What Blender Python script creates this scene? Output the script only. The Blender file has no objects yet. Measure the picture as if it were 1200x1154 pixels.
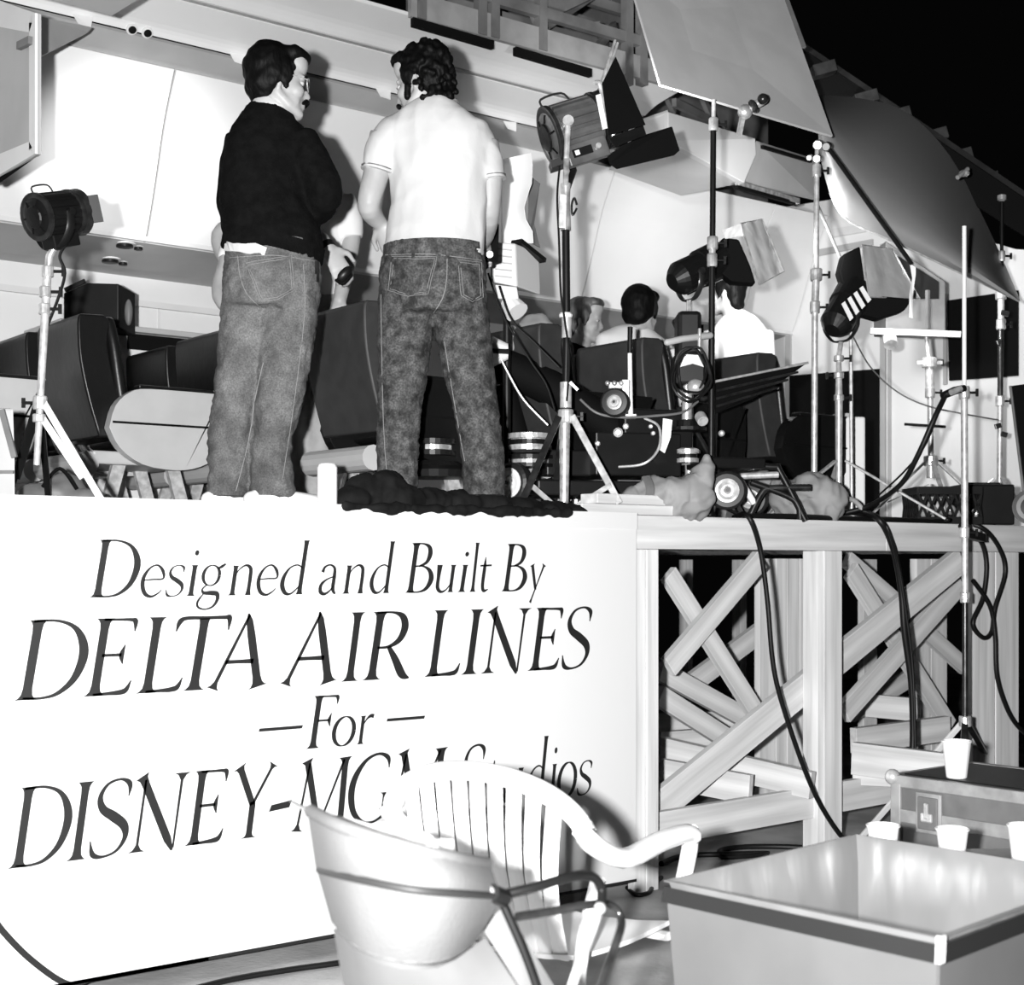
import bpy, bmesh, math, random
from mathutils import Vector, Matrix, noise
from mathutils.bvhtree import BVHTree
random.seed(7)
V = Vector
SC = bpy.context.scene
COL = SC.collection
# ------------------------------------------------------------------ camera
# stage-aligned world: X runs along the stage front, Y goes into the stage, Z up, floor at z = 0
F = 1714.0
HOR = 660.0
EYE = 1.417
TH = math.radians(51.82)
FW = V((math.cos(TH), math.sin(TH), 0)); RT = V((math.sin(TH), -math.cos(TH), 0)); UP = V((0, 0, 1))
CAMP = V((0, 0, EYE))
cd = bpy.data.cameras.new('camera'); cam = bpy.data.objects.new('camera', cd); COL.objects.link(cam)
cam.location = CAMP; cam.rotation_euler = (math.pi / 2, 0, TH - math.pi / 2)
cd.sensor_fit = 'HORIZONTAL'; cd.sensor_width = 36; cd.lens = F / 1200 * 36; cd.shift_y = (HOR - 577) / 1200
cd.clip_end = 200; cd.clip_start = 0.05
cd.dof.use_dof = True; cd.dof.focus_distance = 5.9; cd.dof.aperture_fstop = 5.0
SC.camera = cam
# ------------------------------------------------------------------ world, lights, exposure
wd = bpy.data.worlds.new('night_hall'); SC.world = wd; wd.use_nodes = True
wd.node_tree.nodes['Background'].inputs[0].default_value = (0.5, 0.5, 0.5, 1)
wd.node_tree.nodes['Background'].inputs[1].default_value = 0.003
SC.view_settings.view_transform = 'Standard'; SC.view_settings.look = 'None'
SC.view_settings.exposure = 0.0; SC.view_settings.gamma = 1.0; SC.view_settings.use_curve_mapping = False

def spot(name, loc, to, power, size, blend=1.0, radius=0.05):
    l = bpy.data.lights.new(name, 'SPOT'); l.energy = power; l.spot_size = math.radians(size); l.spot_blend = blend
    l.shadow_soft_size = radius
    o = bpy.data.objects.new(name, l); COL.objects.link(o); o.location = loc
    o.rotation_euler = (V(to) - V(loc)).to_track_quat('-Z', 'Y').to_euler()
    return o
# the photographer's flash, held a little to the left of and above the lens
FL = CAMP - RT * 0.25 + UP * 0.06 - FW * 0.1
spot('camera_flash', FL, FL + FW * 5 + RT * 0.15 + UP * 0.9, 3350, 125, 1.0, 0.045)

# ------------------------------------------------------------------ pixel to world
def ray(px, py):
    return FW + RT * ((px - 600) / F) + UP * ((HOR - py) / F)
def P(px, py, Y=None, X=None, Z=None, D=None):
    d = ray(px, py)
    t = D if D is not None else Y / d.y if Y is not None else X / d.x if X is not None else (Z - EYE) / d.z
    return CAMP + d * t
def DY(px, Y): return Y / ray(px, 600).y          # depth of the plane Y at a column

# ------------------------------------------------------------------ materials
MATS = {}
def mat(name, g, rough=0.6, metal=0.0, var=0.0, scale=8.0, bump=0.0, bscale=60.0, spec=0.4, alpha=None, stretch=None, trans=0.0, detail=4, lo=.35, hi=.65, fine=None):
    if name in MATS: return MATS[name]
    m = bpy.data.materials.new(name); m.use_nodes = True
    nt = m.node_tree; b = nt.nodes['Principled BSDF']
    b.inputs['Roughness'].default_value = rough; b.inputs['Metallic'].default_value = metal
    b.inputs['Specular IOR Level'].default_value = spec
    b.inputs['Base Color'].default_value = (g, g, g, 1)
    if trans: b.inputs['Transmission Weight'].default_value = trans
    tc = nt.nodes.new('ShaderNodeTexCoord'); src = tc.outputs['Object']
    if stretch:
        mp = nt.nodes.new('ShaderNodeMapping'); mp.inputs['Scale'].default_value = stretch
        nt.links.new(src, mp.inputs[0]); src = mp.outputs[0]
    if var:
        n = nt.nodes.new('ShaderNodeTexNoise'); n.inputs['Scale'].default_value = scale; n.inputs['Detail'].default_value = detail
        nt.links.new(src, n.inputs['Vector'])
        r = nt.nodes.new('ShaderNodeValToRGB')
        a, c = max(g * (1 - var), 0), min(g * (1 + var), 1)
        r.color_ramp.elements[0].position = lo; r.color_ramp.elements[1].position = hi
        r.color_ramp.elements[0].color = (a, a, a, 1); r.color_ramp.elements[1].color = (c, c, c, 1)
        nt.links.new(n.outputs[0], r.inputs[0]); out = r.outputs[0]
        if fine:
            n3 = nt.nodes.new('ShaderNodeTexNoise'); n3.inputs['Scale'].default_value = fine[0]; n3.inputs['Detail'].default_value = 2; nt.links.new(tc.outputs['Object'], n3.inputs['Vector'])
            mr = nt.nodes.new('ShaderNodeMapRange'); mr.inputs[1].default_value = .3; mr.inputs[2].default_value = .7; mr.inputs[3].default_value = 1 - fine[1]; mr.inputs[4].default_value = 1 + fine[1]
            nt.links.new(n3.outputs[0], mr.inputs[0]); mx = nt.nodes.new('ShaderNodeVectorMath'); mx.operation = 'SCALE'
            nt.links.new(out, mx.inputs[0]); nt.links.new(mr.outputs[0], mx.inputs['Scale']); out = mx.outputs[0]
        nt.links.new(out, b.inputs['Base Color'])
    if bump:
        n2 = nt.nodes.new('ShaderNodeTexNoise'); n2.inputs['Scale'].default_value = bscale; n2.inputs['Detail'].default_value = 3
        nt.links.new(src, n2.inputs['Vector'])
        bp = nt.nodes.new('ShaderNodeBump'); bp.inputs['Strength'].default_value = bump; bp.inputs['Distance'].default_value = 0.01
        nt.links.new(n2.outputs[0], bp.inputs['Height']); nt.links.new(bp.outputs[0], b.inputs['Normal'])
    MATS[name] = m
    return m
M_CONC = mat('concrete', .40, .7, var=.25, scale=3, bump=.2, bscale=40)
M_SIGN = mat('sign_white', .60, .45)
M_INK = mat('sign_ink', .012, .5)
M_WOOD = mat('pine', .62, .6, var=.22, scale=22, stretch=(1, 1, .05), detail=8, lo=.3, hi=.7)
M_WOODX = mat('pine_long', .58, .6, var=.22, scale=22, stretch=(.05, 1, 1), detail=8, lo=.3, hi=.7)
M_WHITE = mat('cabin_white', .68, .35, var=.03, scale=2)
M_WHITE2 = mat('cabin_offwhite', .62, .45, var=.04, scale=3)
M_GREY = mat('cabin_grey', .36, .55, var=.06, scale=4)
M_DGREY = mat('dark_grey', .12, .5, var=.2, scale=6)
M_STEEL = mat('frame_steel', .13, .5, var=.25, scale=5)
M_BLACK = mat('black_paint', .006, .4, var=.2, spec=.25)
M_BLACKM = mat('black_matte', .003, .8, spec=.1)
M_DARKMET = mat('dark_metal', .05, .28, metal=.7, var=.4, scale=20)
M_CHROME = mat('chrome', .68, .28, metal=.65, var=.3, scale=25)
M_ALU = mat('aluminium', .50, .38, metal=.4, var=.25, scale=30)
M_LEATH = mat('seat_leather', .005, .36, var=.2, scale=5, bump=.1, bscale=25, spec=.3)
M_SEATBACK = mat('seat_back_cloth', .024, .6, var=.15, scale=12)
M_SHELL = mat('seat_shell', .37, .4, var=.04)
M_RUBBER = mat('cable_rubber', .006, .45, spec=.25)
M_TYRE = mat('tyre', .010, .5)
M_SKIN = mat('skin', .30, .5, var=.10, scale=9, spec=.35)
M_SKINT = mat('skin_tanned', .22, .5, var=.12, scale=9, spec=.35)
M_HAIR = mat('hair_dark', .0015, .6, spec=.12, bump=.6, bscale=45, stretch=(1, 1, .35))
M_HAIRB = mat('hair_light', .06, .5, var=.6, scale=25, bump=.6, bscale=45, stretch=(1, 1, .35))
M_SWEAT = mat('sweater', .0035, .9, var=.25, scale=30, bump=.3, bscale=120, spec=.05)
M_POLO = mat('polo_white', .44, .8, bump=.35, bscale=14)
M_TEE = mat('tee_white', .60, .8, bump=.2, bscale=14)
M_KHAKI = mat('khaki', .26, .8, var=.12, scale=14, bump=.2, bscale=20)
M_DEN1 = mat('denim_faded', .082, .85, var=.6, scale=9, bump=.6, bscale=30, detail=12, lo=.28, hi=.75, fine=(170, .35))
M_DEN2 = mat('denim_acid', .046, .85, var=.8, scale=26, bump=.6, bscale=30, detail=12, lo=.33, hi=.74, fine=(140, .55))
M_THREAD = mat('thread', .17, .7)
M_RUBW = mat('shoe_white', .7, .5)
M_PLAST = mat('white_plastic', .72, .3)
M_PAPER = mat('paper', .72, .7)
M_BEIGE = mat('beige_plastic', .55, .45)
M_BIN = mat('bin_grey', .085, .35, var=.08, scale=4)
M_BINRIM = mat('bin_rim', .012, .4)
M_CANVAS = mat('grey_canvas', .11, .8, var=.06, scale=6, bump=.15, bscale=140)
M_PIPE = mat('canvas_piping', .02, .6)
M_BAG = mat('bag_canvas', .22, .75, var=.15, scale=8, bump=.3, bscale=12)
M_FOIL = mat('diffusion_foil', .62, .25, metal=.3, var=.12, scale=7, bump=.6, bscale=9)
M_BOARD = mat('foam_board', .50, .6, var=.05, scale=5)
M_SILVER = mat('grey_board', .22, .42, metal=.25)
M_CASE = mat('flight_case', .11, .5, var=.15, scale=9)
M_CASETRIM = mat('case_trim', .30, .4, metal=.4, var=.2, scale=12)
M_GLASS = mat('lens_glass', .015, .15, spec=.4)

# ------------------------------------------------------------------ mesh helpers
def rootloc(o):
    l = V((0, 0, 0))
    while o is not None:
        l += o.location; o = o.parent
    return l
class MB:
    def __init__(s): s.bm = bmesh.new()
    def face(s, pts):
        vs = [s.bm.verts.new(p) for p in pts]
        return s.bm.faces.new(vs)
    def hexa(s, a, b):
        """a, b: two matching quads"""
        va = [s.bm.verts.new(p) for p in a]; vb = [s.bm.verts.new(p) for p in b]
        n = len(va)
        s.bm.faces.new(va); s.bm.faces.new(vb[::-1])
        for i in range(n): s.bm.faces.new([va[i], vb[i], vb[(i + 1) % n], va[(i + 1) % n]][::-1])
        return s
    def prism(s, poly, ext):
        ext = V(ext); return s.hexa([V(p) for p in poly], [V(p) + ext for p in poly])
    def box(s, c, size, ax=None):
        c = V(c); X, Y, Z = ax if ax else (V((1, 0, 0)), V((0, 1, 0)), UP)
        a, b, d = [k / 2 for k in size]
        q = lambda z: [c + X * (i * a) + Y * (j * b) + Z * (z * d) for i, j in ((-1, -1), (1, -1), (1, 1), (-1, 1))]
        return s.hexa(q(-1), q(1))
    def box2(s, lo, hi):
        lo, hi = V(lo), V(hi); return s.box((lo + hi) / 2, hi - lo)
    def beam(s, p, q, w, h, wide=None):
        """w along `wide`, h across"""
        p, q = V(p), V(q); t = (q - p).normalized()
        wv = V(wide) if wide is not None else UP
        if abs(wv.normalized().dot(t)) > .98: wv = V((1, 0, 0)) if abs(t.x) < .9 else V((0, 1, 0))
        u = (wv - t * wv.dot(t)).normalized(); v = t.cross(u)
        r = lambda c: [c + u * (i * w / 2) + v * (j * h / 2) for i, j in ((-1, -1), (1, -1), (1, 1), (-1, 1))]
        return s.hexa(r(p), r(q))
    def tube(s, pts, rad, seg=10, wide=None, round0=False, round1=False, cap=True):
        pts = [V(p) for p in pts]; n = len(pts)
        if not isinstance(rad, (list, tuple)) or (isinstance(rad, tuple)): rad = [rad] * n
        rad = [(r, r) if not isinstance(r, (tuple, list)) else r for r in rad]
        T = []
        for i in range(n):
            a = pts[max(i - 1, 0)]; b = pts[min(i + 1, n - 1)]
            T.append((b - a).normalized())
        rings = [(pts[i], T[i], rad[i]) for i in range(n)]
        if round0:
            p, t, r = rings[0]; m = min(r)
            rings = [(p - t * m * .95, t, (r[0] * .3, r[1] * .3)), (p - t * m * .75, t, (r[0] * .68, r[1] * .68)), (p - t * m * .4, t, (r[0] * .92, r[1] * .92))] + rings
        if round1:
            p, t, r = rings[-1]; m = min(r)
            rings = rings + [(p + t * m * .4, t, (r[0] * .92, r[1] * .92)), (p + t * m * .75, t, (r[0] * .68, r[1] * .68)), (p + t * m * .95, t, (r[0] * .3, r[1] * .3))]
        u = V(wide) if wide is not None else None
        prev = None
        for (p, t, r) in rings:
            if wide is not None: w = V(wide)
            elif u is None: w = UP if abs(t.z) < .9 else V((1, 0, 0))
            else: w = u
            q = w - t * w.dot(t)
            if q.length < 1e-4: q = t.orthogonal()
            q.normalize(); u = q if wide is None else u
            v = t.cross(q)
            ring = [s.bm.verts.new(p + q * (r[0] * math.cos(2 * math.pi * k / seg)) + v * (r[1] * math.sin(2 * math.pi * k / seg))) for k in range(seg)]
            if prev:
                for k in range(seg): s.bm.faces.new([prev[k], prev[(k + 1) % seg], ring[(k + 1) % seg], ring[k]])
            elif cap: s.bm.faces.new(ring[::-1])
            prev = ring
        if cap: s.bm.faces.new(prev)
        return s
    def cyl(s, p, q, r, r2=None, seg=14): return s.tube([p, q], [r, r if r2 is None else r2], seg)
    def lathe(s, o, axis, prof, seg=24):
        """prof: (distance along axis, radius) pairs"""
        o = V(o); a = V(axis).normalized()
        q = a.orthogonal().normalized(); v = a.cross(q); prev = None
        for (h, r) in prof:
            ring = [s.bm.verts.new(o + a * h + (q * math.cos(2 * math.pi * k / seg) + v * math.sin(2 * math.pi * k / seg)) * max(r, 1e-4)) for k in range(seg)]
            if prev:
                for k in range(seg): s.bm.faces.new([prev[k], prev[(k + 1) % seg], ring[(k + 1) % seg], ring[k]])
            else: s.bm.faces.new(ring[::-1])
            prev = ring
        s.bm.faces.new(prev)
        return s
    def ell(s, c, r, ax=None, seg=14):
        c = V(c); r = (r, r, r) if not isinstance(r, (tuple, list)) else r
        A = ax if ax else (V((1, 0, 0)), V((0, 1, 0)), UP)
        m = Matrix(((A[0].x * r[0], A[1].x * r[1], A[2].x * r[2], c.x), (A[0].y * r[0], A[1].y * r[1], A[2].y * r[2], c.y), (A[0].z * r[0], A[1].z * r[1], A[2].z * r[2], c.z), (0, 0, 0, 1)))
        bmesh.ops.create_uvsphere(s.bm, u_segments=seg, v_segments=max(6, seg * 2 // 3), radius=1, matrix=m)
        return s
    def sheet(s, grid, thick):
        """grid of points (rows), given thickness along local normals"""
        R, C = len(grid), len(grid[0])
        nor = [[None] * C for _ in range(R)]
        for i in range(R):
            for j in range(C):
                a = grid[min(i + 1, R - 1)][j] - grid[max(i - 1, 0)][j]; b = grid[i][min(j + 1, C - 1)] - grid[i][max(j - 1, 0)]
                nor[i][j] = a.cross(b).normalized()
        f = [[s.bm.verts.new(grid[i][j] + nor[i][j] * thick / 2) for j in range(C)] for i in range(R)]
        g = [[s.bm.verts.new(grid[i][j] - nor[i][j] * thick / 2) for j in range(C)] for i in range(R)]
        for i in range(R - 1):
            for j in range(C - 1):
                s.bm.faces.new([f[i][j], f[i + 1][j], f[i + 1][j + 1], f[i][j + 1]])
                s.bm.faces.new([g[i][j], g[i][j + 1], g[i + 1][j + 1], g[i + 1][j]])
        rim = [(0, j) for j in range(C)] + [(i, C - 1) for i in range(1, R)] + [(R - 1, j) for j in range(C - 2, -1, -1)] + [(i, 0) for i in range(R - 2, 0, -1)]
        for k in range(len(rim)):
            a, b = rim[k], rim[(k + 1) % len(rim)]
            s.bm.faces.new([f[a[0]][a[1]], f[b[0]][b[1]], g[b[0]][b[1]], g[a[0]][a[1]]])
        return s
    def build(s, name, m, parent=None, smooth=False, bevel=0, loc=None, remesh=None, sm=4, wr=None, sub=0):
        bmesh.ops.recalc_face_normals(s.bm, faces=s.bm.faces)
        me = bpy.data.meshes.new(name); s.bm.to_mesh(me); s.bm.free()
        if remesh:
            t = bpy.data.objects.new('tmp', me); COL.objects.link(t)
            md = t.modifiers.new('r', 'REMESH'); md.mode = 'VOXEL'; md.voxel_size = remesh
            if sm:
                ms = t.modifiers.new('s', 'SMOOTH'); ms.factor = .5; ms.iterations = sm
            dg = bpy.context.evaluated_depsgraph_get()
            me2 = bpy.data.meshes.new_from_object(t.evaluated_get(dg))
            bpy.data.objects.remove(t); bpy.data.meshes.remove(me); me = me2; me.name = name; smooth = True
            if wr:
                amp, sc = wr[0], wr[1]; zs = wr[2] if len(wr) > 2 else 1
                ns = [v.normal.copy() for v in me.vertices]
                for v, nn in zip(me.vertices, ns):
                    q = V((v.co.x * sc, v.co.y * sc, v.co.z * sc * zs))
                    if len(wr) > 3: w_ = (1 - 2.2 * abs(noise.noise(q))) * .6 + .5 * (1 - 2 * abs(noise.noise(q * 2.3 + V((5, 2, 1)))))
                    else: w_ = noise.noise(q) + .5 * noise.noise(q * 2.1)
                    v.co += nn * (amp * w_)
        me.materials.clear(); me.materials.append(m)
        if smooth:
            me.shade_smooth()
            if not remesh: me.set_sharp_from_angle(angle=.85)
        o = bpy.data.objects.new(name, me); COL.objects.link(o)
        off = V((0, 0, 0))
        if parent is not None: o.parent = parent; off = rootloc(parent)
        elif loc is not None: o.location = V(loc); off = V(loc)
        if off.length: me.transform(Matrix.Translation(-off))
        if bevel:
            b = o.modifiers.new('bevel', 'BEVEL'); b.width = bevel; b.segments = 2; b.limit_method = 'ANGLE'; b.angle_limit = .6
        if sub:
            b = o.modifiers.new('sub', 'SUBSURF'); b.levels = sub; b.render_levels = sub
        return o
def tag(o, label, cat, group=None, kind=None):
    o['label'] = label; o['category'] = cat
    if group: o['group'] = group
    if kind: o['kind'] = kind
    return o
def thing(name, label, cat, loc=(0, 0, 0), group=None):
    o = bpy.data.objects.new(name, None); COL.objects.link(o); o.location = V(loc); o.empty_display_size = .1
    return tag(o, label, cat, group)
def plank(p, q, w, t, wide, m, name, parent=None, bevel=.003):
    """a board from p to q with its grain along it; w across `wide`, t thick"""
    p, q = V(p), V(q); L = (q - p).length; x = (q - p).normalized(); z = V(wide); z = (z - x * z.dot(x)).normalized(); y = z.cross(x)
    b = MB(); b.box((0, 0, 0), (L, t, w)); o = b.build(name, m, None, bevel=bevel)
    o.parent = parent; o.rotation_euler = Matrix(((x.x, y.x, z.x), (x.y, y.y, z.y), (x.z, y.z, z.z))).to_euler()
    o.location = (p + q) / 2 - (rootloc(parent) if parent is not None else V((0, 0, 0)))
    return o
def structure(o): o['kind'] = 'structure'; return o
def copy_tree(o, parent=None):
    c = o.copy(); COL.objects.link(c); c.parent = parent
    for ch in [x for x in COL.objects if x.parent == o]: copy_tree(ch, c)
    return c
def crom(pts, n=6):
    """Catmull-Rom through tuples"""
    pts = [tuple(p) for p in pts]; k = len(pts[0]); out = []
    for i in range(len(pts) - 1):
        p0 = pts[max(i - 1, 0)]; p1 = pts[i]; p2 = pts[i + 1]; p3 = pts[min(i + 2, len(pts) - 1)]
        for j in range(n):
            t = j / n
            out.append(tuple(.5 * (2 * p1[a] + (p2[a] - p0[a]) * t + (2 * p0[a] - 5 * p1[a] + 4 * p2[a] - p3[a]) * t * t + (3 * p1[a] - p0[a] - 3 * p2[a] + p3[a]) * t ** 3) for a in range(k)))
    out.append(pts[-1]); return out
def smooth3(pts, n=6): return [V(p) for p in crom([tuple(p) for p in pts], n)]
# ================================================================== floor and stage
YS = 4.60; ZS = 1.624
fl = MB(); fl.box2((-6, -3, -.1), (16, 16, 0)); structure(fl.build('floor', M_CONC))
stage = thing('wooden_stage', 'raised timber stage with pine posts, cross braces and plank fascia', 'stage', (3.5, YS, 0))
d = MB(); d.box2((-1.2, YS + .04, ZS - .03), (9.2, 8.9, ZS)); d.build('deck', M_WOODX, stage)
def pz(px, Y): return P(px, 600, Y=Y).x
def vpost(px0, px1, Y, z0, z1, depth=.09, m=None, name='post'):
    b = MB(); b.box2((pz(px0, Y), Y, z0), (pz(px1, Y), Y + depth, z1)); return b.build(name, m or M_WOOD, stage, bevel=.004)
def brace(p, q, Y, w=.14, t=.04, name='brace'):
    a, b_ = P(*p, Y=Y), P(*q, Y=Y)
    return plank(a + V((0, t / 2, 0)), b_ + V((0, t / 2, 0)), w, t, V((-(b_ - a).z, 0, (b_ - a).x)), M_WOODX, name, stage)
# fascia along the open half, deck joists behind it
x0 = pz(743, YS)
f = MB(); f.box2((x0, YS, ZS - .145), (6.0, YS + .04, ZS)); f.build('fascia', M_WOODX, stage, bevel=.003)
f = MB(); f.box2((6.004, YS, ZS - .145), (9.2, YS + .04, ZS)); f.build('fascia', M_WOODX, stage, bevel=.003)
for k in range(8):
    x = x0 + .35 + k * .55
    f = MB(); f.box2((x, YS + .042, ZS - .14), (x + .04, 8.6, ZS - .031)); f.build('joist', M_WOODX, stage)
vpost(743, 757, YS, 0, ZS - .146, .04); vpost(757.6, 772, YS, 0, ZS - .146, .09)
vpost(966, 987, YS, 0, ZS - .146, .04); vpost(963, 985, YS + .05, 0, ZS - .146, .12)
vpost(1140, 1166, YS, 0, ZS - .146, .05); vpost(1167, 1194, YS + .02, 0, ZS - .146, .06)
# open bay timber behind the front posts
brace((760, 958), (1128, 656), YS + .17, .15)
brace((764, 973), (962, 939), YS + .10, .15, name='rail'); brace((985, 934), (1190, 898), YS + .10, .15, name='rail')
for p, q, dy, w in [((786, 672), (893, 842), .62, .10), ((786, 782), (894, 655), .55, .11), ((806, 806), (900, 736), 1.3, .12),
                    ((776, 786), (884, 846), .95, .11), ((775, 815), (864, 872), .85, .11), ((1000, 668), (1116, 852), .60, .11),
                    ((992, 836), (1128, 684), .45, .12), ((995, 655), (1056, 708), .8, .10), ((1080, 733), (1134, 782), .8, .10),
                    ((1000, 836), (1076, 790), 1.4, .12)]:
    brace(p, q, YS + dy, w)
# inner posts of upright planks
for a, b_ in ((890, 909), (909.5, 922), (922.5, 937), (937.5, 953)): vpost(a, b_, YS + .95, 0, ZS - .18, .04, name='plank')
for a, b_ in ((1074, 1091), (1091.5, 1110)): vpost(a, b_, YS + .9, 0, ZS - .18, .05, name='plank')
for a, b_ in ((1012, 1028),): vpost(a, b_, YS + 1.6, .3, ZS - .18, .05, name='plank')
vpost(806, 812, YS + 3, 0, ZS - .18, .09); vpost(868, 875, YS + 3, 0, ZS - .18, .09)
# loose boards lying and leaning under the stage
for i, (p, q, D0, D1, w, t) in enumerate([((776, 878), (952, 920), 7.5, 7.0, .13, .05), ((768, 850), (864, 846), 8.6, 8.8, .14, .05), ((772, 872), (850, 866), 8.2, 8.4, .14, .05),
                           ((1000, 888), (1110, 902), 7.3, 7.0, .16, .05), ((1000, 868), (1110, 853), 8.0, 8.4, .14, .05), ((1015, 826), (1080, 832), 9.0, 8.9, .14, .05),
                           ((1000, 905), (1060, 908), 7.4, 7.3, .12, .05), ((775, 905), (880, 925), 7.2, 6.9, .14, .04)]):
    a, b_ = P(*p, D=D0), P(*q, D=D1)
    o = plank(a, b_, w, t, UP, M_WOODX, 'loose_board')
    tag(o, ['front pine board lying low across the first bay under the stage', 'upper of two short boards stacked by the left post', 'lower of two short boards stacked by the left post',
            'pine board lying across the second bay behind the trunk', 'tilted board above the flat one in the second bay', 'short high board deep in the second bay',
            'thin board close to the ground beside the middle post', 'thin board sloping down in the first bay behind the long diagonal brace'][i], 'board', 'loose boards under the stage')

# ================================================================== the sign
YSG = YS - .012
xs0 = -.7; xs1 = pz(743, YS) - .003; zs0 = .06; zs1 = ZS + .008
sign = thing('sign_panel', 'large white painted sign panel with black italic lettering on stage front', 'sign', ((xs0 + xs1) / 2, YSG, zs0))
b = MB(); b.box2((xs0, YSG - .006, zs0), (xs1, YSG + .012, zs1)); b.build('panel', M_SIGN, sign)
b = MB(); b.box2((xs0, YSG - .012, ZS - .06), (xs1, YSG - .006, zs1)); b.build('top_strip', M_SIGN, sign)
ribbonY = YSG - .0075
def ribbon(bm, pts, ws, n=7):
    """flat pen stroke in (x, z) with varying width"""
    if len(pts) > 2: c = crom([(p[0], p[1], w) for p, w in zip(pts, ws)], n)
    else: c = [(pts[0][0] + (pts[1][0] - pts[0][0]) * t, pts[0][1] + (pts[1][1] - pts[0][1]) * t, w) for t, w in ws]
    L = []
    for i in range(len(c)):
        a, b_ = c[max(i - 1, 0)], c[min(i + 1, len(c) - 1)]
        dx, dz = b_[0] - a[0], b_[1] - a[1]; l = math.hypot(dx, dz) or 1
        w = max(c[i][2] * 1.14, .02) / 2 if c[i][2] > .009 else .006
        L.append(((c[i][0] - dz / l * w, c[i][1] + dx / l * w), (c[i][0] + dz / l * w, c[i][1] - dx / l * w)))
    for i in range(len(L) - 1): bm.append([L[i][0], L[i][1], L[i + 1][1], L[i + 1][0]])
def stem(bm, x, z0, x1, z1, w, f0=2.6, f1=2.2):
    ribbon(bm, [(x, z0), (x1, z1)], [(0, w * f0), (.02, w * (f0 * .55 + .45)), (.06, w * (1 + (f0 - 1) * .16)), (.14, w), (.86, w), (.94, w * (1 + (f1 - 1) * .16)), (.98, w * (f1 * .55 + .45)), (1, w * f1)])
TK = .098
def glyph(ch):
    B = []; R = lambda p, w, n=7: ribbon(B, p, w, n); S = lambda *a, **k: stem(B, *a, **k)
    if ch in 'ILEF': S(.12, 0, .12, 1, TK)
    if ch in 'LE': R([(.10, .015), (.30, .022), (.45, .03), (.53, .06), (.58, .18)], [.03, .04, .06, .06, .008])
    if ch in 'EF':
        R([(.10, .985), (.3, .98), (.46, .975), (.52, .95), (.53, .82)], [.03, .03, .04, .06, .008])
        R([(.14, .52), (.3, .52), (.40, .52)], [.035, .035, .04]); R([(.43, .40), (.40, .52), (.43, .65)], [.008, .06, .008])
    if ch == 'D':
        S(.12, 0, .12, 1, TK, 2.4, 2.0); R([(.06, .985), (.34, .985), (.56, .90), (.69, .72), (.73, .50), (.66, .24), (.50, .07), (.32, .015), (.08, .018)], [.03, .03, .05, .09, .105, .08, .05, .03, .03])
    if ch == 'T':
        S(.36, 0, .36, .97, TK, 2.6, 1.4); R([(.01, .80), (.04, .93), (.12, .975), (.36, .975), (.62, .975), (.69, .965), (.70, .80)], [.008, .06, .045, .04, .045, .06, .008])
    if ch == 'A':
        ribbon(B, [(.06, 0), (.43, 1.0)], [(0, .16), (.03, .09), (.09, .045), (.5, .04), (1, .03)])
        ribbon(B, [(.41, 1.02), (.70, 0)], [(0, .02), (.1, .08), (.3, TK), (.86, TK), (.94, .12), (.98, .17), (1, .24)])
        R([(.18, .36), (.36, .36), (.58, .36)], [.05, .045, .06])
    if ch == 'R':
        S(.12, 0, .12, 1, TK); R([(.06, .985), (.32, .985), (.48, .92), (.54, .76), (.48, .58), (.32, .48), (.14, .47)], [.03, .03, .08, .10, .08, .04, .03])
        R([(.32, .48), (.46, .28), (.60, .06), (.72, .0)], [.05, .09, .10, .02])
    if ch == 'N':
        ribbon(B, [(.12, 0), (.12, .95)], [(0, .22), (.03, .11), (.1, .035), (1, .03)])
        ribbon(B, [(.06, 1), (.66, -.03)], [(0, .18), (.04, .11), (.12, TK), (.85, TK), (1, .03)])
        ribbon(B, [(.67, 0), (.67, 1)], [(0, .025), (.9, .035), (.97, .11), (1, .22)])
    if ch in 'Ss':
        q = [(.50, .76), (.49, .92), (.36, .99), (.19, .94), (.11, .78), (.17, .62), (.33, .51), (.49, .38), (.53, .22), (.44, .06), (.27, 0), (.12, .04), (.06, .22)]
        w = [.006, .06, .03, .035, .06, .09, .11, .10, .06, .035, .03, .06, .006]
        if ch == 's': q = [(x * .62, z * .56) for x, z in q]; w = [k * .62 for k in w]
        R(q, w)
    if ch == 'Y':
        ribbon(B, [(.03, 1), (.33, .46)], [(0, .20), (.04, .12), (.12, .09), (1, .085)]); ribbon(B, [(.62, 1), (.33, .46)], [(0, .16), (.04, .08), (.12, .04), (1, .04)])
        S(.33, 0, .33, .50, .09, 2.6, .8)
    if ch == 'M':
        ribbon(B, [(.05, 0), (.15, .96)], [(0, .2), (.03, .1), (.1, .035), (1, .03)]); ribbon(B, [(.10, 1), (.45, 0)], [(0, .18), (.05, .1), (.15, TK), (.85, .09), (1, .03)])
        ribbon(B, [(.44, 0), (.80, .97)], [(0, .03), (1, .035)]); S(.86, 0, .82, 1, TK)
    if ch == 'G':
        R([(.70, .78), (.66, .93), (.48, 1.0), (.26, .92), (.10, .70), (.06, .45), (.14, .18), (.32, .02), (.52, .0), (.70, .08)], [.006, .06, .035, .05, .09, .10, .08, .05, .03, .04]); S(.70, .05, .70, .42, .09, 1, 2.4)
    if ch == 'B':
        S(.12, 0, .12, 1, TK * .9, 2.2, 2.2); R([(.06, .985), (.28, .985), (.42, .92), (.46, .77), (.40, .61), (.24, .53)], [.03, .03, .07, .09, .06, .03]); R([(.14, .53), (.34, .53), (.50, .44), (.56, .27), (.48, .09), (.32, .015), (.08, .015)], [.03, .03, .07, .1, .07, .03, .03])
    t = .07
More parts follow.
